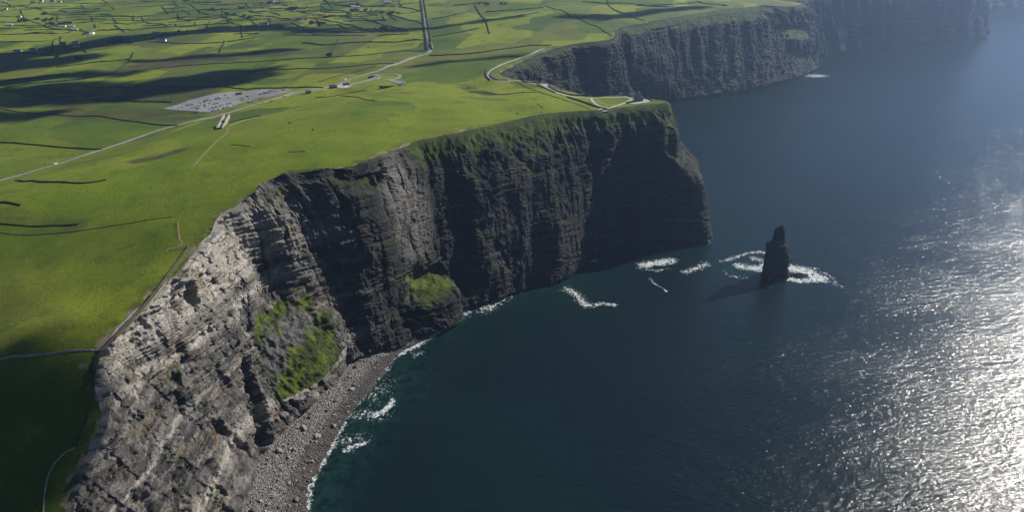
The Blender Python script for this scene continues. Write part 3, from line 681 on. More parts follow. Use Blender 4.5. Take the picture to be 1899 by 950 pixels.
ribbon('access_lane',[(722,147.5),(732,151),(740,153),(747,156)],9,M_road,.5)
ribbon('lane_edge',[(735,151),(748,152.5),(752,155)],2,M_gravel,.8)
polysheet('forecourt',[(622,160),(634,155.5),(645,158.5),(652,161),(640,164)],M_sand,.6)
ribbon('cliff_path',[(1010,90),(985,99),(962,108),(940,115),(922,122.5),(909,130),(905.5,138),(911,145),(925,149.3),(945,149.5),(965,149.5),(985,154),(1000,157),(1018,164.5),(1035,172.5),(1060,179.3),(1085,181.5),(1110,181.7),(1140,181),(1165,182),(1172,184.5)],4.2,M_gravel,.3,5,2.5)
ribbon('tower_path',[(1172,184.5),(1160,190),(1145,195.5),(1132,200.5),(1124,203)],3.6,M_gravel,.34,4,2.5)
ribbon('link_path',[(1096,182.5),(1099,188),(1107,194.5),(1118,199.5),(1126,202)],4.2,M_gravel,.38,4,2.5)
ribbon('worn_track',[(1055,188),(1072,196),(1090,201),(1106,205)],3.6,M_dirt,.2,4,2.5)
polysheet('tower_terrace',[(1165,191.5),(1174,186),(1184,184),(1197,185),(1206,187.5),(1203,190),(1185,192.5),(1170,193.5)],M_gravel,.45)
polysheet('viewing_plaza',[(1105,206),(1113,202),(1124,202),(1131,205.5),(1120,207)],M_sand,.45)
polysheet('upper_plaza',[(1002,153.5),(1017,155),(1019,161),(1008,160)],M_gravel,.45)
ribbon('dirt_track',[(422,236),(421,245),(410,255),(395,268),(380,284),(368,297),(356,310)],3.6,M_dirt,.18,5)
ribbon('edge_track',[(352,458),(335,482),(312,514),(285,550),(262,578),(240,602),(215,625)],0.8,M_track,.12,3,3)
ribbon('quarry_track',[(330,412),(331,425),(333,443),(336,455),(325,461),(312,462),(309,468)],2.0,M_dirt,.2,3,1.5)
ribbon('old_lane',[(425,234),(450,224),(480,217),(520,209),(560,200)],3,M_gravel,.16,3)
CARPARK=[(303,201),(350,186),(432,169.5),(500,166),(546,165.8),(530,171.5),(500,180),(481,182.5),(463,188),(445,192),(420,201),(392,208.5),(355,206)]
polysheet('car_park',CARPARK,M_slab,.35)
# ---------------------------------------------------------------- walls, hedges
def bank(name,pts,w,h,m,label,cat,group=None,ragged=.35,step=3.0,off=0):
    Q,Nn=drape(pts,step);n=len(Q);z=gz(Q[:,0],Q[:,1])
    prof=np.array([(-.5,-.8),(-.42,.55),(-.22,1.0),(.22,1.0),(.42,.55),(.5,-.8)]) if ragged>.1 else np.array([(-.5,-.8),(-.48,1.),(.48,1.),(.5,-.8)])
    rg=np.random.default_rng(abs(hash(name+str(pts[0])))%9999 if False else int(pts[0][0]*7+pts[0][1]*13)%9999)
    hh=h*(1+ragged*rg.normal(size=n)*.5);ww=w*(1+ragged*rg.normal(size=n)*.4)
    X_=Q[:,0][:,None]+Nn[:,0][:,None]*prof[:,0]*ww[:,None];Y_=Q[:,1][:,None]+Nn[:,1][:,None]*prof[:,0]*ww[:,None]
    Z_=z[:,None]+off+np.where(prof[:,1]>0,prof[:,1]*hh[:,None],prof[:,1])
    V=np.stack([X_,Y_,Z_],-1).reshape(-1,3);Fc=gridfaces(n,len(prof))[:,::-1].tolist()
    k=len(prof);Fc+= [list(range(k))[::-1],[(n-1)*k+i for i in range(k)]]
    me=bpy.data.meshes.new(name);me.from_pydata(V.tolist(),[],Fc);me.materials.append(m)
    o=bpy.data.objects.new(name,me);COL.objects.link(o);tag(o,label,cat,group);return o
HG='field boundaries crossing the green farmland'
named=[([(0,202),(80,211),(200,218),(330,233)],2.6,1.6,'long dark bank running to the road below the car park'),
([(0,264),(80,270),(190,277)],3.0,1.8,'dark bank ending at the road across a bright green field'),
([(28,336),(100,338),(170,339),(198,334)],3,1.7,'dark bank on the seaward side of the road at far left'),
([(0,375),(38,381)],3,1.7,'short dark bank at the left edge above the grassy hill'),
([(150,159),(300,161),(430,163),(510,163.5),(600,163)],3.0,2.2,'straight dark bank just beyond the car park'),
([(240,132),(280,128),(400,118),(480,114),(560,108),(640,104),(720,97),(790,94)],3.2,1.8,'long dark bank meeting the road at its bend'),
([(455,133),(560,127),(640,124),(730,118)],3.6,2.0,'dark bank crossing green field to the road beyond the coach bays'),
([(613,105),(620,88),(628,72)],3.4,1.6,'slanting bank between brown moor and bright green field'),
([(797,103),(850,101),(900,96),(925,92),(960,88),(1010,84),(1022,83.5)],3.6,2.4,'thick dark bank running from the road bend to the bay cliff'),
([(880,8),(893,30),(905,52),(908,62)],5,2.2,'dark hedge running uphill inland of the second bay'),
([(1012,10),(1060,30),(1110,50),(1136,66)],3.6,1.8,'dark bank ending at the cliff corner of the second bay'),
([(1125,0),(1140,18),(1170,30),(1195,38)],5,2,'dark bank reaching the far cliff top'),
([(0,415),(60,420),(148,416)],2.2,1.1,'dark broken bank on the shaded hollow at left'),
([(0,432),(150,428),(230,416),(320,403)],1.4,.5,'low grassy bank crossing the near hillside'),
([(590,152.5),(640,138),(700,122)],2.0,1.2,'low wall following the inland side of the road'),
([(430,163),(455,140),(480,117)],2.4,1.4,'thin slanting bank inland of the car park'),
]
for p,w,h,l in named: bank('field_bank',p,w*.52,h*.8,M_hedge,l,'field bank',ragged=.22)
far=[[(0,12),(45,11)],[(0,18),(40,18)],[(62,-4),(52,10),(38,18)],[(38,18),(50,35),(75,45),(100,53),(125,55),(165,59)],[(45,17),(110,16),(185,16)],[(110,18),(128,25)],[(0,31),(45,29)],[(75,26),(130,25),(190,20),(240,14)],[(60,35),(110,34),(160,31),(210,30),(260,30)],[(85,43),(130,37),(180,35),(260,33)],[(0,53),(60,50)],[(0,78),(40,77),(85,76),(110,71)],[(111,76),(113,67)],[(140,43),(200,38),(262,38)],[(165,58),(200,56),(250,55)],
[(240,13),(297,10),(350,6),(410,3)],[(297,10),(312,25)],[(240,30),(262,30),(320,22),(370,18),(440,16),(500,12)],[(350,6),(365,17),(385,26),(410,30),(430,42),(450,48)],[(329,24),(333,37)],[(265,36),(330,34),(353,40)],[(340,37),(410,33),(440,28)],[(262,30),(268,40),(276,43)],[(276,43),(300,44),(312,50)],[(240,56),(300,50),(370,46),(410,43)],[(383,46),(392,54),(410,58)],[(445,48),(450,70)],[(410,20),(430,27),(470,38)],[(460,20),(485,26)],
[(515,-4),(530,7),(560,8),(620,1)],[(500,17),(560,15),(595,11)],[(595,11),(620,19),(640,20)],[(550,20),(602,27)],[(470,28),(500,30),(540,35)],[(570,33),(630,42),(690,60)],[(540,41),(560,50),(583,64)],[(583,64),(620,66),(680,66)],[(605,48),(632,45)],[(610,28),(675,34),(720,48),(756,58)],[(675,18),(700,29)],[(725,28),(755,36),(785,45)],[(620,7),(650,12),(740,12),(782,21)],[(735,26),(782,20)],[(560,80),(620,82),(700,78),(788,74)],[(650,11),(700,10),(780,4)],
[(802,68),(850,60),(890,51)],[(800,35),(830,30),(880,16)],[(105,125),(170,116),(240,110)],[(216,133),(243,108),(247,97)],[(408,97),(416,75)],[(275,78),(400,79),(475,70)],[(0,165),(100,152),(190,140),(215,133)],[(170,185),(240,187),(320,190)],[(0,152),(60,145),(130,135)],[(0,100),(40,98),(95,103)],[(95,103),(100,75)],[(150,82),(160,97)],
[(1180,10),(1240,8),(1300,3)],[(1290,3),(1350,10)],[(1080,3),(1130,6),(1240,12)],[(900,22),(960,18),(1010,14)],[(840,10),(900,4)],[(955,30),(1000,22)],[(490,5),(440,7),(400,10)],[(180,-6),(200,6)],[(260,2),(330,2)],[(560,-8),(600,-2),(660,-6)],[(0,40),(40,40),(60,36)],[(0,64),(60,62),(130,60)],[(700,66),(760,62)],[(110,5),(180,6),(235,4)],[(300,16),(345,14)],[(185,42),(240,45)],[(410,38),(500,34)],[(500,22),(520,28)],[(740,2),(745,12)],[(640,30),(690,28)],[(150,10),(158,16)],[(205,12),(212,18)],[(455,6),(462,14)],[(395,13),(400,20)]]
_r=random.Random(77)
for _ in range(46):
    x0=_r.uniform(-10,700);y0=_r.uniform(1,66);L_=_r.uniform(40,110);sl=_r.uniform(-.09,.01)
    far.append([(x0,y0),(x0+L_*.5,y0+L_*.5*sl+_r.uniform(-.6,.6)),(x0+L_,y0+L_*sl)])
for _ in range(34):
    x0=_r.uniform(-5,760);y0=_r.uniform(1,58);h_=_r.uniform(5,13);k_=_r.uniform(-.6,2.2)
    far.append([(x0,y0),(x0+h_*k_*.5,y0+h_*.5),(x0+h_*k_,y0+h_)])
for p in far: bank('field_bank',p,3.3,2.0,M_hedge,'dark hedge or bank dividing distant small green fields','field bank',HG,step=7,ragged=.4)
for s_,lab in ((-1,'dark hedge along the left side of the distant road'),(1,'dark hedge along the right side of the distant road')):
    bank('roadside_hedge',[(796+s_*4.2,92),(793+s_*4.0,70),(788.5+s_*3.6,40),(785+s_*3.2,15),(781+s_*3,-10)],4.5,2.2,M_hedge,lab,'hedge',ragged=.6)
bank('stone_wall',[(0,668),(60,660),(125,653),(186,648)],1.5,1.3,M_wallst,'pale dry stone wall crossing the near pasture to the cliff edge','stone wall',ragged=.25,step=1.2)
bank('slab_fence',[(352,455),(310,510),(265,570),(225,612),(187,652)],.8,1.3,M_wallslab,'dark flagstone fence along the near cliff top, upper stretch','fence',ragged=.12,step=1.5)
bank('slab_fence',[(186,654),(176,700),(170,745),(152,800),(140,830)],1.4,1.4,M_hedge,'dark overgrown fence along the near cliff top, lower stretch','fence',ragged=.5,step=1.5)
bank('stone_wall',[(140,830),(112,848),(93,875),(84,910),(80,955)],1.0,1.1,M_wallst,'low crumbling wall beside the gully at the bottom left','stone wall',ragged=.4,step=1.5)
bank('slab_wall',[(1017,155.5),(1021,163),(1040,171.5),(1060,176.8),(1085,178.9),(1110,179),(1140,178.4),(1163,179.8),(1171,181.8)],.9,1.5,M_wallslab,'dark slab wall on the seaward side of the tower path','wall',ragged=.08,step=2)
bank('slab_wall',[(1052,179.5),(1080,188.5),(1105,197.5),(1130,205)],1.1,1.6,M_wallslab,'straight dark slab wall cutting down the slope to the plaza','wall',ragged=.08,step=2)
bank('slab_wall',[(903,127),(900.5,134),(902.5,142),(909,149)],.9,1.4,M_wallslab,'dark wall outside the bend of the cliff path','wall',ragged=.08,step=2)
bank('slab_wall',[(912,131.5),(909,138),(914,144.5),(924,148),(943,148)],1.4,1.6,M_wallslab,'dark curved wall inside the bend of the cliff path','wall',ragged=.08,step=2)
bank('slab_wall',[(966,147.6),(975,151.6),(1000,152.8),(1016,154)],.9,1.4,M_wallslab,'dark wall at the upper plaza above the bay','wall',ragged=.08,step=2)
bank('slab_wall',[(996,156.5),(1012,164),(1030,172)],.8,1.3,M_wallslab,'dark wall on the landward side of the upper plaza','wall',ragged=.08,step=2)
bank('slab_wall',[(1192,184),(1202,185),(1209,187)],.7,1.3,M_wallslab,'short dark wall on the terrace right of the tower','wall',ragged=.08,step=2)
bank('earth_bank',[(957,152),(985,165),(1000,170),(1020,177),(1060,190),(1095,203)],1.6,.6,M_hedge,'thin dark bank slanting across the grass below the tower path','earth bank',ragged=.4)
bank('earth_bank',[(870,171),(905,173),(940,175),(995,171)],2.4,.9,M_hedge,'dark curving bank on the grass left of the plaza','earth bank',ragged=.5)
bank('earth_bank',[(585,181),(620,178),(650,172),(680,167)],1.8,.8,M_hedge,'short dark bank on the grass below the forecourt','earth bank',ragged=.5)
bank('earth_bank',[(632,178),(660,180),(675,184),(695,187)],1.8,.8,M_hedge,'dark crooked bank on the grass right of the forecourt','earth bank',ragged=.5)
bank('earth_bank',[(426,227),(450,221),(470,217),(485,215)],1.8,1.0,M_hedge,'dark bank beside the roofless stone pen','earth bank',ragged=.4)
for k_,(a,b) in enumerate([((995,192),(1008,200)),((535,282),(565,281)),((430,268),(465,272))]): bank('earth_bank',[a,b],1.0,.5,M_hedge,['tiny dark bank near the cliff top left of the plaza','faint dark step on the open hillside','faint dark step left of centre on the hillside'][k_],'earth bank',ragged=.4)
print('banks',time.time()-T0)
# ---------------------------------------------------------------- tower
M_tower=mat('tower_stone',(.2,.18,.16),.95);_n=NT(M_tower);_n.out(_n.mix(_n.sep(_n.vor(1.4),0),(.10,.09,.08),(.25,.23,.20)),_n.bump(_n.vor(1.4,out='Distance'),1,.15))
M_dark=mat('dark_opening',(.015,.015,.018),.5)
def tower():
    p=gpt(1182,187.5);t=empty('stone_tower',(p[0],p[1],p[2]),.25)
    tag(t,'small square stone lookout tower with battlements on the headland','tower')
    b=MB().box((0,0,-1.5),(8.2,8.2,2.1)).box((0,0,.6),(7.6,7.6,8.6),0,.95);body=b.build('body',M_tower,t)
    pr=MB()
    for s_ in (-1,1):
        pr.box((0,s_*3.55,9.2),(7.9,.6,.7));pr.box((s_*3.65,0,9.2),(.6,6.4,.7))
        for k in (-3.4,-1.7,0,1.7,3.4):
            pr.box((k,s_*3.55,9.9),(.9,.6,.9))
            if abs(k)<3: pr.box((s_*3.65,k,9.9),(.6,.9,.9))
    pr.build('parapet',M_tower,t)
    tu=MB().cyl((2.5,2.4,9.2),1.5,1.4,3.4,12).build('turret',M_tower,t)
    an=MB().box((5.6,-.6,-1),(3.8,5.4,6.6),0,.97)
    ann=an.build('annex',M_tower,t);ap=MB()
    for k in (-2.4,-.6,1.2):ap.box((7.1,k,5.6),(.5,.8,.8));ap.box((4.6+k*.0,k*0-3.1,5.6),(.8,.5,.8))
    ap.build('battlement',M_tower,ann)
    for x in (-1.9,1.7):
        for z in (2.6,6.0): MB().box((x,-3.83,z),(.8,.12,1.5)).build('window',M_dark,t)
    MB().box((-3.86,.0,.6),(.12,1.2,2.3)).build('door',M_dark,t)
    MB().box((5.6,-3.33,2.2),(.7,.12,1.3)).build('window',M_dark,t)
tower()
# ---------------------------------------------------------------- houses
M_wash=mat('whitewash',(.74,.74,.71),.85);M_slate=mat('slate_roof',(.045,.047,.055),.7);M_tin=mat('tin_roof',(.42,.42,.42),.5);M_redroof=mat('rust_roof',(.22,.07,.045),.8);M_win=mat('window_glass',(.02,.025,.03),.15,.5);M_greyw=mat('grey_render',(.30,.29,.27),.9);M_doorm=mat('painted_door',(.15,.04,.03),.6)
def house(name,px_,py_,L,Wd,h,rz,wm,rm,label,cat='house',chim=2,wins=4,group=None):
    p=gpt(px_,py_);t=empty(name,(p[0],p[1],p[2]),rz);tag(t,label,cat,group)
    e=Wd*.38;w=MB().profile([(-Wd/2,-1.5),(Wd/2,-1.5),(Wd/2,h),(0,h+e),(-Wd/2,h)],-L/2,L/2);wo=w.build('wall',wm,t);wo.rotation_euler.z=math.pi/2
    r_=MB().profile([(-Wd/2-.4,h-.25),(0,h+e+.12),(Wd/2+.4,h-.25),(Wd/2+.4,h+.05),(0,h+e+.45),(-Wd/2-.4,h+.05)],-L/2-.3,L/2+.3);ro=r_.build('roof',rm,t);ro.rotation_euler.z=math.pi/2
    for k in range(chim):
        c=MB().box((0,(L/2-.7)*(1 if k else -1),h+e-.2),(.8,1.1,1.6)).build('chimney',wm,ro)
    for k in range(wins):
        x=-L/2+L*(k+.5)/wins
        if wins>2 and k==wins//2: MB().box((x,-Wd/2-.05,0),(1.0,.14,2.1)).build('door',M_doorm,t);continue
        MB().box((x,-Wd/2-.05,1.0),(1.3,.14,1.2)).build('window',M_win,t)
    return t
HL=[(33,95,20,7,3.2,.05,0,'long low white cottage at far left of the shaded strip'),
(62,92,19,7,3.2,.05,1,'grey cottage with white gable right of the leftmost white cottage'),
(118,81,19,8,4,.05,1,'pale house with white gable, left of a pair in the shade'),
(141,80,19,8,4,.05,0,'white house, right of a pair in the shade'),
(142,87,20,4,2.4,.05,2,'long pale shed below the right house of the pair'),
(163,62,17,8,4.5,.1,0,'white farmhouse at the edge of the cloud shadow'),
(172,61,12,8,4.5,1.4,0,'white gabled wing beside the farmhouse at the shadow edge'),
(205,74,14,7,4,.1,1,'dark-roofed house with a small white gable among dark trees'),
(240,75,20,9,5.5,.1,1,'large dark-roofed house with bright white gable among trees'),
(222,70,24,8,4,.05,1,'long dark roof behind the large dark-roofed house'),
(290,62,26,7,3.4,.05,0,'low white bungalow right of the dark wooded farm'),
(301,75,22,8,3.4,.05,0,'pale bungalow alone in the shaded field'),
(36,31,18,8,4,.0,0,'white house beside the far left lane'),
(11,17,14,7,4,.0,0,'small white house near the top left corner'),
(77,2,14,8,4.5,.1,0,'white house at the top edge near a tree row'),
(98,2,18,8,4.5,.1,1,'grey house at the top edge near a tree row'),
(112,3,9,7,3.5,.1,0,'small white outbuilding at the top edge'),
(19,46,16,9,4,.2,2,'grey shed below the far left lane'),
(116,48.5,24,8,3.5,.05,3,'long shed with bright tin roof among brown trees'),
(133,49,20,9,3.5,.05,2,'grey barn right of the bright tin shed'),
(139,55,20,9,3.5,.05,2,'grey barn below the bright tin shed'),
(474,49,22,8,4,.05,1,'grey farmhouse at the edge of shade near the top centre left'),
(492,45,20,8,4,.05,0,'white farmhouse with dark trees near top centre left'),
(554,36,17,8,4,.1,1,'dark-roofed farmhouse left of the red-roofed barn'),
(560,36,8,7,5,.1,0,'small white gable between farmhouse and red-roofed barn'),
(568,35,14,8,4,.1,4,'red-roofed barn at the end of a farm lane'),
(662,14,22,9,4.5,.1,2,'grey farm building in the upper centre farmyard'),
(670,12,18,9,5,.1,1,'slate-roofed house in the upper centre farmyard'),
(655,12,14,9,4,.1,3,'pale-roofed shed in the upper centre farmyard'),
(720,5,26,10,5,.1,2,'grey farm shed near the top edge left of the road'),
(503,4,20,9,5,.1,0,'white farm building at the top edge'),
(513,4,18,9,5,.1,2,'grey farm building at the top edge'),
(637,21,9,7,3.5,.3,0,'tiny white house on the farm lane'),
(8,3,16,8,4,.1,2,'grey house in the very top left corner')]
for a in HL:
    wm,rm={0:(M_wash,M_slate),1:(M_greyw,M_slate),2:(M_greyw,M_tin),3:(M_wash,M_tin),4:(M_greyw,M_redroof)}[a[6]]
    shed='shed' in a[7] or 'barn' in a[7] or 'outbuilding' in a[7]
    house('farm_shed' if shed else 'farmhouse',a[0],a[1]+.8,a[2],a[3],a[4],a[5],wm,rm,a[7],'shed' if shed else 'house',0 if shed else 2,2 if shed else 4)
# roadside buildings
house('kiosk_building',618,163,13,7,3.2,.35,M_wallslab,M_slate,'dark low building beside the road at the coach forecourt','building',0,3)
house('kiosk_building',572,173,9,6,3,.4,M_wallslab,M_slate,'small dark hut by the road above the car park exit','building',0,2)
def pen():
    p=gpt(407,239);q_=gpt(424,229);d_=q_-p;L=float(np.hypot(d_[0],d_[1]));a=math.atan2(d_[1],d_[0]);t=empty('stone_pen',tuple(p),a);tag(t,'long roofless stone pen of parallel walls beside the dirt track','pen')
    for y in (-3.6,3.6): MB().box((L/2,y,-3),(L,1.6,4.6)).build('wall',M_wallst,t)
    MB().box((.6,0,-3),(1.6,7.2,4.8)).build('wall',M_wallslab,t);MB().box((L/2+4,0,-3),(1.2,6.4,4.2)).build('cross_wall',M_wallst,t)
pen()
def vis():
    p=gpt(716,163);t=empty('visitor_centre',tuple(p),.05);tag(t,'curved stone front of a grass-roofed building set into the hillside','building')
    m=MB()
    for k in range(9):
        a=(k-4)*.11;m.box((math.sin(a)*24,-math.cos(a)*24+24,-2),(2.9,1.2,5.2),a)
    m.build('front_wall',M_wallst,t)
    g=MB()
    for k in range(7):
        a=(k-3)*.11;g.box((math.sin(a)*23.2,-math.cos(a)*23.2+22.6,0),(2.2,.3,2.3),a)
    g.build('glass_front',M_win,t)
    r_=MB()
    for k in range(9):
        a=(k-4)*.11;r_.box((math.sin(a)*26.5,-math.cos(a)*26.5+26.5+2.6,3.2),(3.2,5,.5),a)
    r_.build('turf_roof',M_grass,t)
vis()
# ---------------------------------------------------------------- vehicles
def paint(c): return mat('car_paint',c,.3,.5)
PAINT=[paint(c) for c in ((.60,.61,.62),(.30,.31,.33),(.02,.02,.025),(.70,.70,.70),(.03,.05,.13),(.30,.03,.02),(.08,.085,.09),(.12,.14,.16),(.14,.02,.03),(.45,.46,.48))]
PN=['silver','grey','black','white','dark blue','red','charcoal','slate grey','maroon','pale grey']
M_tyre=mat('tyre_rubber',(.02,.02,.02),.8);M_glass=mat('car_glass',(.02,.025,.03),.08,.6)
def car_proto(pm,kind='car'):
    if kind=='car': L,Wd=4.4,1.8;prof=[(-2.2,.35),(-2.2,.85),(-1.3,.98),(1.9,1.02),(2.2,.9),(2.2,.35)];cab=[(-1.2,.97),(-.5,1.48),(1.1,1.5),(1.85,1.0)]
    else: L,Wd=5.6,2.1;prof=[(-2.8,.4),(-2.8,1.1),(-2.1,1.3),(-1.5,2.3),(2.7,2.4),(2.8,2.2),(2.8,.4)];cab=[(-2.15,1.32),(-1.62,2.2),(-.6,2.2),(-.6,1.32)]
    o=MB().profile(prof,-Wd/2,Wd/2)
    if kind=='car': o.profile([(-.55,1.46),(-.48,1.53),(1.08,1.55),(1.15,1.47)],-.72,.72)
    b=o.build('car' if kind=='car' else 'van',pm,None,bevel=.05)
    MB().profile(cab,-(Wd/2-.12 if kind=='car' else Wd/2+.02),(Wd/2-.12 if kind=='car' else Wd/2+.02)).build('window',M_glass,b)
    for x in (-L*.31,L*.31):
        for y in (-1,1): MB().cyl((x,y*(Wd/2-.1),.34),.34,.34,.22,12,'y').build('wheel',M_tyre,b)
    return b
PROTO=[car_proto(m_) for m_ in PAINT];used=[False]*len(PROTO);VAN=[car_proto(PAINT[3],'van'),car_proto(PAINT[9],'van')];vused=[False,False]
def place(p,rz,ci,label,group=None,van=False,dz=.37,cat=None,pitch=0):
    pr,us=(VAN,vused) if van else (PROTO,used)
    o=pr[ci] if not us[ci] else copy_tree(pr[ci]);us[ci]=True
    o.location=(p[0],p[1],float(land_z(p[0],p[1]))+dz);o.rotation_euler=(0,0,rz);tag(o,label,cat or ('van' if van else 'car'),group);return o
rows=[((392,207.2),(437,196.2),22,.93,'row nearest the road'),((389,202.6),(428,191.8),18,.85,'second row from the road'),((364,202.5),(411,190.5),22,.62,'third row from the road'),((352,202),(404,189.0),18,.45,'third row from the road'),
((330,200.5),(398,185.5),24,.42,'middle rows'),((321,200),(392,184),24,.3,'middle rows'),((366,193),(422,180),20,.25,'inner rows'),((400,184),(420,176.5),7,.4,'inner rows'),
((480,176),(512,170.5),13,.8,'far right rows'),((484,173),(520,168.3),14,.75,'far right rows'),((496,169),(533,166.6),16,.85,'far right rows'),
((446,183),(462,178.5),8,.8,'rows beside the entrance'),((448,186.5),(465,182),8,.8,'rows beside the entrance'),((456,189),(470,186),5,.8,'rows beside the entrance')]
r=random.Random(11);nc=0
for a,b,n,pz,lab in rows:
    A,B=gpt(*a),gpt(*b);d_=B-A;ang=math.atan2(d_[1],d_[0])+math.pi/2
    for k in range(n):
        if r.random()>pz:continue
        p=A+d_*(k+.5)/n;ci=r.choices(range(10),[5,3,4,3,4,1,3,3,1,3])[0]
        place(p,ang+r.uniform(-.03,.03)+(math.pi if r.random()<.5 else 0),ci,f'{PN[ci]} car parked in the car park, {lab}','cars parked in the car park');nc+=1
print('cars',nc)
for (x,y,ci,van,lab) in [(425,181,0,True,'white van parked alone in the middle of the car park'),(103,306,0,True,'white van driving on the road at far left'),(354,210,5,False,'red car at the near corner below the car park'),(360,209.7,2,False,'black car second from the near corner of the car park'),(363.5,209.6,6,False,'charcoal car third from the near corner of the car park'),(367,209.4,2,False,'black car fourth from the near corner of the car park'),(371,209,3,False,'white car at the right end of the near corner row'),(479,192,0,False,'silver car on the road beside the car park entrance'),(492,190,3,False,'white car on the road right of the car park entrance'),(504,188,6,False,'charcoal car on the road near the worn lay-by'),(528,180,1,True,'pale van on the road above the car park'),(464,191,4,False,'dark blue car turning out of the car park'),(474,189.5,0,False,'silver car waiting at the car park entrance'),(774,105,3,False,'white car on the road just before the bend'),(445,173.8,8,False,'maroon car alone at the inland edge of the car park'),(640,148.5,0,True,'white van standing on the inland road verge'),(645.5,154.5,1,True,'pale van parked at the end of the coach bays')]:
    p=gpt(x,y);onroad=(x<150 or x>470) and x<800
    place(p,.75 if onroad else .45,ci,lab,van=van,dz=.4)
def coach(px_,py_,rz,m,label):
    p=gpt(px_,py_);t=empty('coach',(p[0],p[1],p[2]+.45),rz);tag(t,label,'coach')
    MB().profile([(-6,.4),(-6,2.6),(-5.6,3.4),(5.8,3.5),(6,3.2),(6,.4)],-1.25,1.25).build('body',m,t)
    MB().profile([(-6.04,1.6),(-5.85,2.8),(5.7,2.8),(5.7,1.6)],-1.28,1.28).build('window',M_glass,t)
    for x in (-4,3.6):
        for y in (-1,1): MB().cyl((x,y*1.2,.5),.5,.5,.3,12,'y').build('wheel',M_tyre,t)
coach(745,157.5,1.2,paint((.06,.13,.42)),'blue coach parked at the end of the loop lane')
coach(642,158,.5,paint((.03,.03,.035)),'black coach at the lower end of the coach bays')
coach(688,144.5,.5,paint((.10,.11,.12)),'dark coach at the upper end of the coach bays')
coach(443,175.5,.45,paint((.12,.02,.03)),'dark red coach at the inland side of the car park')
for k in range(10):   # painted bay lines
    a=gpt(650+k*4.6,156.5-k*1.28)
    o=MB().box((0,0,.02),(.3,6,.06),0).build('bay_line',M_white);o.location=(a[0],a[1],float(land_z(a[0],a[1]))+.45);o.rotation_euler.z=.35;tag(o,kind='structure')
# poles
M_pole=mat('pole_wood',(.06,.05,.045),.9)
def pole(px_,py_,label):
    p=gpt(px_,py_);t=empty('utility_pole',tuple(p));tag(t,label,'utility pole','poles along the road')
    MB().cyl((0,0,-1),.2,.14,9.5,8).build('post',M_pole,t);MB().box((0,0,7.6),(2.2,.15,.15)).build('crossarm',M_pole,t)
for a in [(85,312,'dark pole beside the road near the white van'),(137,293,'dark pole beside the road between two fields'),(242,223,'dark pole on the long bank left of the road'),(412,168,'dark pole at the bank behind the car park'),(420,167,'second dark pole at the bank behind the car park')]: pole(*a)
# people
def person_mesh():
    V=[(0,0,.95),(0,0,1.2),(0,0,1.42),(0,0,1.52),(0,0,1.66),(.1,0,.9),(.11,.02,.5),(.11,0,.08),(.11,-.1,.04),(-.1,0,.9),(-.12,-.05,.5),(-.12,.06,.08),(-.12,-.04,.04),(.2,0,1.4),(.26,.02,1.12),(.27,-.06,.88),(-.2,0,1.4),(-.26,.02,1.12),(-.27,-.06,.88)]
    E_=[(0,1),(1,2),(2,3),(3,4),(0,5),(5,6),(6,7),(7,8),(0,9),(9,10),(10,11),(11,12),(2,13),(13,14),(14,15),(2,16),(16,17),(17,18)]
    R=[.15,.15,.16,.06,.11,.1,.07,.05,.045,.1,.07,.05,.045,.07,.05,.04,.07,.05,.04]
    me=bpy.data.meshes.new('person');me.from_pydata(V,E_,[]);o=bpy.data.objects.new('person',me);COL.objects.link(o)
    md=o.modifiers.new('s','SKIN');sk=me.skin_vertices[0].data
    for i,q_ in enumerate(R):sk[i].radius=(q_,q_)
    sk[0].use_root=True;dg=bpy.context.evaluated_depsgraph_get();m2=bpy.data.meshes.new_from_object(o.evaluated_get(dg));bpy.data.objects.remove(o);m2.name='person';return m2
PM=person_mesh();cloth=[mat('clothes',c,.9) for c in ((.35,.03,.03),(.03,.03,.04),(.04,.07,.2),(.35,.34,.33),(.10,.03,.12))]
CN=['red','black','blue','pale grey','purple']
PMs=[]
for c in cloth:
    q_=PM.copy();q_.materials.clear();q_.materials.append(c);PMs.append(q_)
for k,(x,y,c) in enumerate([(1122,203.5,0),(1125,204,1),(1127.5,204.5,0),(1119,204.8,1),(1134,200,0),(1133,201,3),(1106,206,0),(1109,205,4),(1112,204.3,1),(1116,205.5,2),(1030,170,1),(1010,158,0),(1006,157,1),(1170,184.5,1),(1190,187.5,2),(1198,188,1),(985,153.8,3),(950,149.2,1),(1085,181.5,2),(1143,196.5,1)]):
    p=gpt(x,y);o=bpy.data.objects.new('person',PMs[c]);COL.objects.link(o);o.location=(p[0],p[1],p[2]+.42);o.rotation_euler.z=k*1.3
    where='viewing plaza' if 1100<x<1132 else 'path by the tower' if x>1132 else 'cliff path above the bay'
    tag(o,f'person in {CN[c]} jacket standing on the {where}','person','visitors on the cliff paths')
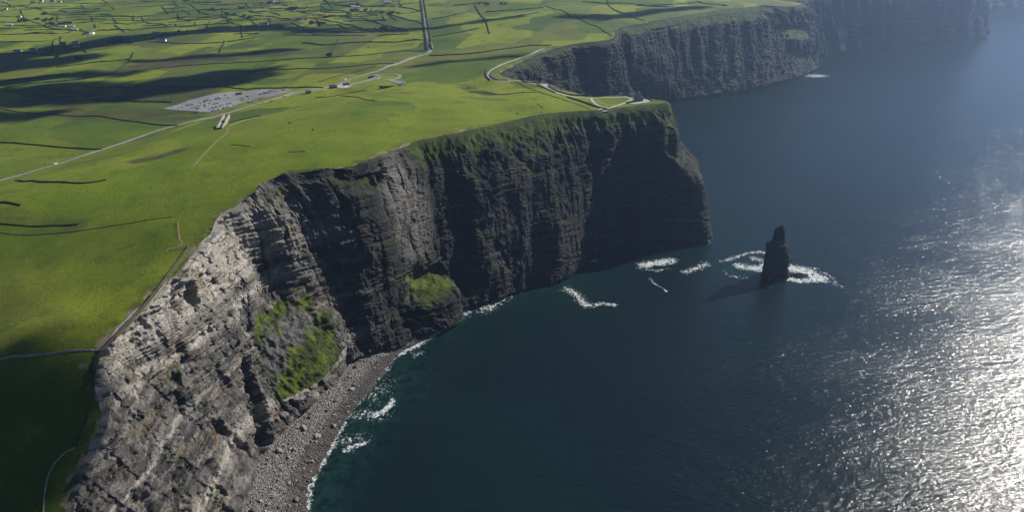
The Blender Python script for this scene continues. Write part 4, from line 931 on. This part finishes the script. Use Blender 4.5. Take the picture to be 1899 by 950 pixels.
# cattle
def cow_mesh(m):
    b=MB().box((0,0,.65),(1.7,.6,.8),0,.92).box((-1.05,0,.95),(.5,.35,.5)).box((-1.35,0,.75),(.35,.25,.4))
    for x in (-.65,.65):
        for y in (-.2,.2):b.box((x,y,0),(.16,.16,.75))
    o=b.build('cow',m,bevel=.06);return o
MC=[mat('dark_hide',(.02,.017,.015),.8),mat('pale_hide',(.5,.46,.4),.8)]
for k,(x,y,c,l) in enumerate([(538,229.5,0,'dark cow grazing on the open hillside right of the pen'),(581,242,0,'dark cow lying low on the hillside toward the cliff'),(541,241,1,'pale cow below the dark cow on the hillside'),(501,231,1,'white cow on the hillside nearest the stone pen'),(683,87.6,0,'left cow of a pair in the field above the coach bays'),(686,87.3,0,'right cow of a pair in the field above the coach bays'),(836,195,1,'pale cow near the small dark mound'),(868,164,0,'dark cow on slope below the bay path, left'),(880,160,0,'dark cow on slope below the bay path, right'),(768,197.5,1,'pale cow beside the dark mound in mid slope')]):
    o=cow_mesh(MC[c]);p=gpt(x,y);o.location=(p[0],p[1],p[2]);o.scale=(1.5,1.5,1.5);o.rotation_euler.z=k;tag(o,l,'cow')
for k,(x,y,s_,l) in enumerate([(281,349.5,2.0,'dark rock on the near grassy hill'),(767,198.5,2.2,'small dark mound on the slope in mid picture'),(1004,208,2.2,'dark mound on turf near the cliff top'),(960,211,2.6,'dark hollow-edged mound near the cliff top left of the plaza')]):
    o=bpy.data.objects.new('field_rock',SM[k]);COL.objects.link(o);p=gpt(x,y);o.location=(p[0],p[1],p[2]+.1);o.scale=(s_,s_*.7,s_*.45);tag(o,l,'rock')
print('things',time.time()-T0)
# ---------------------------------------------------------------- trees
M_leaf=mat('tree_leaves',(.03,.04,.012),.9,.1);_n=NT(M_leaf);_n.out(_n.mix(_n.noise(.4,3,.6),(.018,.026,.009),(.055,.065,.022)))
def tree_proto(seed,r0,h0):
    r_=random.Random(seed);t=empty('tree',(0,0,0))
    MB().cyl((0,0,-.5),.28,.12,h0*.6,7).build('trunk',M_pole,t)
    V=[];Fc=[]
    for k in range(330):
        a=r_.uniform(0,6.28);u=r_.uniform(-1,1);rr=r_.uniform(.55,1)**.5
        lob=1+.25*math.sin(a*3+seed)+.15*math.sin(u*5+seed)
        c=np.array((math.cos(a)*math.sqrt(1-u*u)*r0*rr*lob,math.sin(a)*math.sqrt(1-u*u)*r0*rr*lob,h0*.55+u*h0*.42*rr))
        e1=np.array([r_.gauss(0,1) for _ in range(3)]);e1/=np.linalg.norm(e1);e2=np.cross(e1,[r_.gauss(0,1) for _ in range(3)]);e2/=np.linalg.norm(e2)+1e-6;s_=r_.uniform(.45,.9)
        b=len(V);V+= [tuple(c+e1*s_),tuple(c+e2*s_*.8),tuple(c-e1*s_),tuple(c-e2*s_*.8)];Fc.append((b,b+1,b+2,b+3))
    me=bpy.data.meshes.new('crown');me.from_pydata(V,[],Fc);me.materials.append(M_leaf);o=bpy.data.objects.new('crown',me);COL.objects.link(o);o.parent=t
    return t
TP=[tree_proto(1,3.4,6),tree_proto(2,4.2,7),tree_proto(3,3.0,5)];tu=[False]*3
r=random.Random(21)
for (x,y,w,h,n,lab) in [(85,35,22,1.6,9,'beside the far left lane'),(45,38,16,2,8,'beside the far left lane'),(100,45,14,1.8,8,'around the bright tin shed'),(120,44,14,1.3,6,'around the bright tin shed'),(95,38,16,1.5,5,'beside the far left lane'),(225,78,22,4,20,'around the large dark-roofed house'),(82,26,6,1,4,'in the top left fields'),(62,6,12,1,4,'at the top edge'),(350,2,8,1,5,'at the top edge'),(448,15,6,1.6,5,'in a round clump in the upper left fields'),(396,19,12,1,5,'along upper left hedges'),(425,27,14,1,5,'along upper left hedges'),(460,32,10,1,5,'along upper left hedges'),(540,17,11,2.5,12,'in the dense square plantation'),(563,14,7,1,3,'right of the square plantation'),(590,44,14,2.5,9,'in a dark slanting belt below the farm lane'),(583,42,8,1.5,4,'in a dark slanting belt below the farm lane'),(665,20,14,1.5,9,'around the upper centre farmyard'),(655,9,10,1,5,'around the upper centre farmyard'),(718,26,10,1.6,8,'in a dark clump left of the distant road'),(722,4,9,1,4,'by the farm shed near the top edge'),(705,54,18,1.8,6,'on rough ground left of the distant road'),(647,26,5,1.2,3,'in the upper centre fields'),(507,5,12,1.5,5,'around the top edge farm'),(140,108,12,2,4,'in the shaded left fields'),(110,105,6,1.5,2,'in the shaded left fields'),(460,51,8,1,4,'near the shaded farmhouse'),(605,2,5,1,2,'at the top edge'),(900,8,14,1.5,4,'on rough ground right of the distant road'),(925,7,12,1,3,'on rough ground right of the distant road'),(165,62,12,1,4,'by the farmhouse at the shadow edge'),(330,58,5,1,2,'in the shaded strip'),(612,104,3,.6,2,'at the bank corner by the moor')]:
    for _ in range(n):
        p=gpt(x+r.uniform(-1,1)*w,y+r.uniform(-1,1)*h);i=r.randrange(3)
        o=TP[i] if not tu[i] else copy_tree(TP[i]);tu[i]=True
        o.location=(p[0],p[1],p[2]);k=r.uniform(.8,1.35);o.scale=(k*1.25,k*1.25,k);o.rotation_euler.z=r.uniform(0,6)
        tag(o,f'small dark tree {lab}','tree',f'trees {lab}')
print('trees',time.time()-T0)
# ---------------------------------------------------------------- clouds (unseen, above; last pair added for shade; they shade the land and sea)
M_cloud=mat('cloud_vapour',(.8,.8,.8),1,0);_n=NT(M_cloud)
_lw=_n.t.nodes.new('ShaderNodeLayerWeight');_lw.inputs[0].default_value=.5
_tr=_n.t.nodes.new('ShaderNodeBsdfTransparent');_mx=_n.t.nodes.new('ShaderNodeMixShader');_o=_n.t.nodes['Material Output']
_f=_n.rampf(_lw.outputs['Facing'],.45,.97,.0,1.0);_n.L(_f,_mx.inputs[0]);_n.L(_n.b.outputs[0],_mx.inputs[1]);_n.L(_tr.outputs[0],_mx.inputs[2]);_n.L(_mx.outputs[0],_o.inputs['Surface'])
CLALT=1500.0
def cloud(pts,w,label,sea_=False,amp=1.0):
    """puffs strung over the points whose ground shadow falls at the given places"""
    P=np.array([un(a,b,0) if sea_ else gpt(a,b) for a,b in pts]);Wv=[]
    bm=bmesh.new();rr=random.Random(int(pts[0][0]+pts[0][1]*3))
    d=np.concatenate([[0],np.cumsum(np.linalg.norm(np.diff(P,axis=0),axis=1))]) if len(P)>1 else np.array([0.])
    n=max(1,int(d[-1]/(w*.55)))+1
    for k in range(n):
        q_=np.array([np.interp(d[-1]*k/max(1,n-1),d,P[:,i]) for i in range(3)]) if len(P)>1 else P[0]
        for j in range(3):
            c=q_+SUN*((CLALT-q_[2])/SUN[2])+np.array((rr.uniform(-.3,.3)*w,rr.uniform(-.3,.3)*w,rr.uniform(-.1,.15)*w));rad=w*rr.uniform(.55,.85)
            v0=len(bm.verts);ret=bmesh.ops.create_icosphere(bm,subdivisions=3,radius=rad)
            for v in ret['verts']:
                u_=v.co/rad;nn=1+.22*math.sin(u_.x*5+k)*math.sin(u_.y*4+j)+.12*math.sin(u_.z*9+u_.x*7)
                v.co=v.co*nn;v.co.z*=.45;v.co.x+=c[0];v.co.y+=c[1];v.co.z+=c[2]
    me=bpy.data.meshes.new('cloud');bm.to_mesh(me);bm.free();me.materials.append(M_cloud)
    for p in me.polygons:p.use_smooth=True
    o=bpy.data.objects.new('cloud',me);COL.objects.link(o);tag(o,label,'cloud',kind='stuff')
cloud([(-300,110),(0,108),(120,92),(250,70),(380,56),(480,52)],82,'cloud bank')
cloud([(-200,135),(0,125),(120,112)],75,'cloud bank')
cloud([(500,52),(620,58),(740,55),(850,45),(960,30)],26,'cloud streak')
cloud([(-150,190),(0,180),(150,175),(280,165),(400,148),(440,140)],78,'low cloud')
cloud([(-150,160),(0,155),(120,140),(240,135)],40,'low cloud')
cloud([(250,112),(420,102),(540,92)],24,'thin cloud')
cloud([(-200,225),(0,215),(80,212)],34,'cloud wisp')
cloud([(770,122),(860,112),(960,104)],16,'cloud wisp')
cloud([(1060,30),(1130,32),(1200,22),(1300,12)],38,'cloud streak')
cloud([(-120,800),(0,860),(30,900)],24,'added shade cloud')  # unseen puff added to keep sun off the lower-left slope
cloud([(-160,900),(-20,960)],34,'added shade cloud')  # second added puff, deepens the shade on that slope
# ---------------------------------------------------------------- haze
MH=bpy.data.materials.new('air_haze');MH.use_nodes=True;nt=MH.node_tree;nt.nodes.clear()
vo=nt.nodes.new('ShaderNodeVolumePrincipled');ou=nt.nodes.new('ShaderNodeOutputMaterial');nt.links.new(vo.outputs[0],ou.inputs['Volume'])
vo.inputs['Color'].default_value=(.42,.62,1,1);vo.inputs['Density'].default_value=HAZE=.000062;vo.inputs["Anisotropy"].default_value=.55
hz=MB().box((0,0,-8),(31000,31000,452)).build('haze',MH);tag(hz,kind='stuff')
# ---------------------------------------------------------------- light, sky, camera
w=bpy.data.worlds.new('World');sc.world=w;w.use_nodes=True;nt=w.node_tree;sky=nt.nodes.new('ShaderNodeTexSky');sky.sky_type='NISHITA';sky.sun_disc=False
sky.sun_elevation=SUN_EL;sky.sun_rotation=SUN_AZ;sky.altitude=100;sky.air_density=.5;sky.dust_density=0
nt.links.new(sky.outputs[0],nt.nodes['Background'].inputs[0]);nt.nodes['Background'].inputs[1].default_value=.05
ld=bpy.data.lights.new('sun','SUN');ld.energy=5;ld.angle=math.radians(.5);ld.color=(1,.95,.86)
lo=bpy.data.objects.new('sun',ld);COL.objects.link(lo)
from mathutils import Vector
lo.rotation_euler=Vector(SUN).to_track_quat('Z','Y').to_euler();lo.location=(500,500,1500)
cd=bpy.data.cameras.new('camera');cam=bpy.data.objects.new('camera',cd);COL.objects.link(cam);sc.camera=cam
cd.sensor_width=36;cd.lens=F*36/1899;cam.location=(0,0,H);cam.rotation_euler=(math.pi/2-PITCH,0,0);cd.clip_start=1;cd.clip_end=100000
vs=sc.view_settings;vs.view_transform='Standard';vs.look='None';vs.gamma=1;vs.use_curve_mapping=False;vs.exposure=.87
sc.render.engine='CYCLES';c=sc.cycles;c.use_denoising=True;c.denoiser='OPENIMAGEDENOISE';c.max_bounces=5;c.diffuse_bounces=2;c.glossy_bounces=2;c.volume_bounces=0;c.transparent_max_bounces=24;c.volume_step_rate=1
print('script',time.time()-T0)
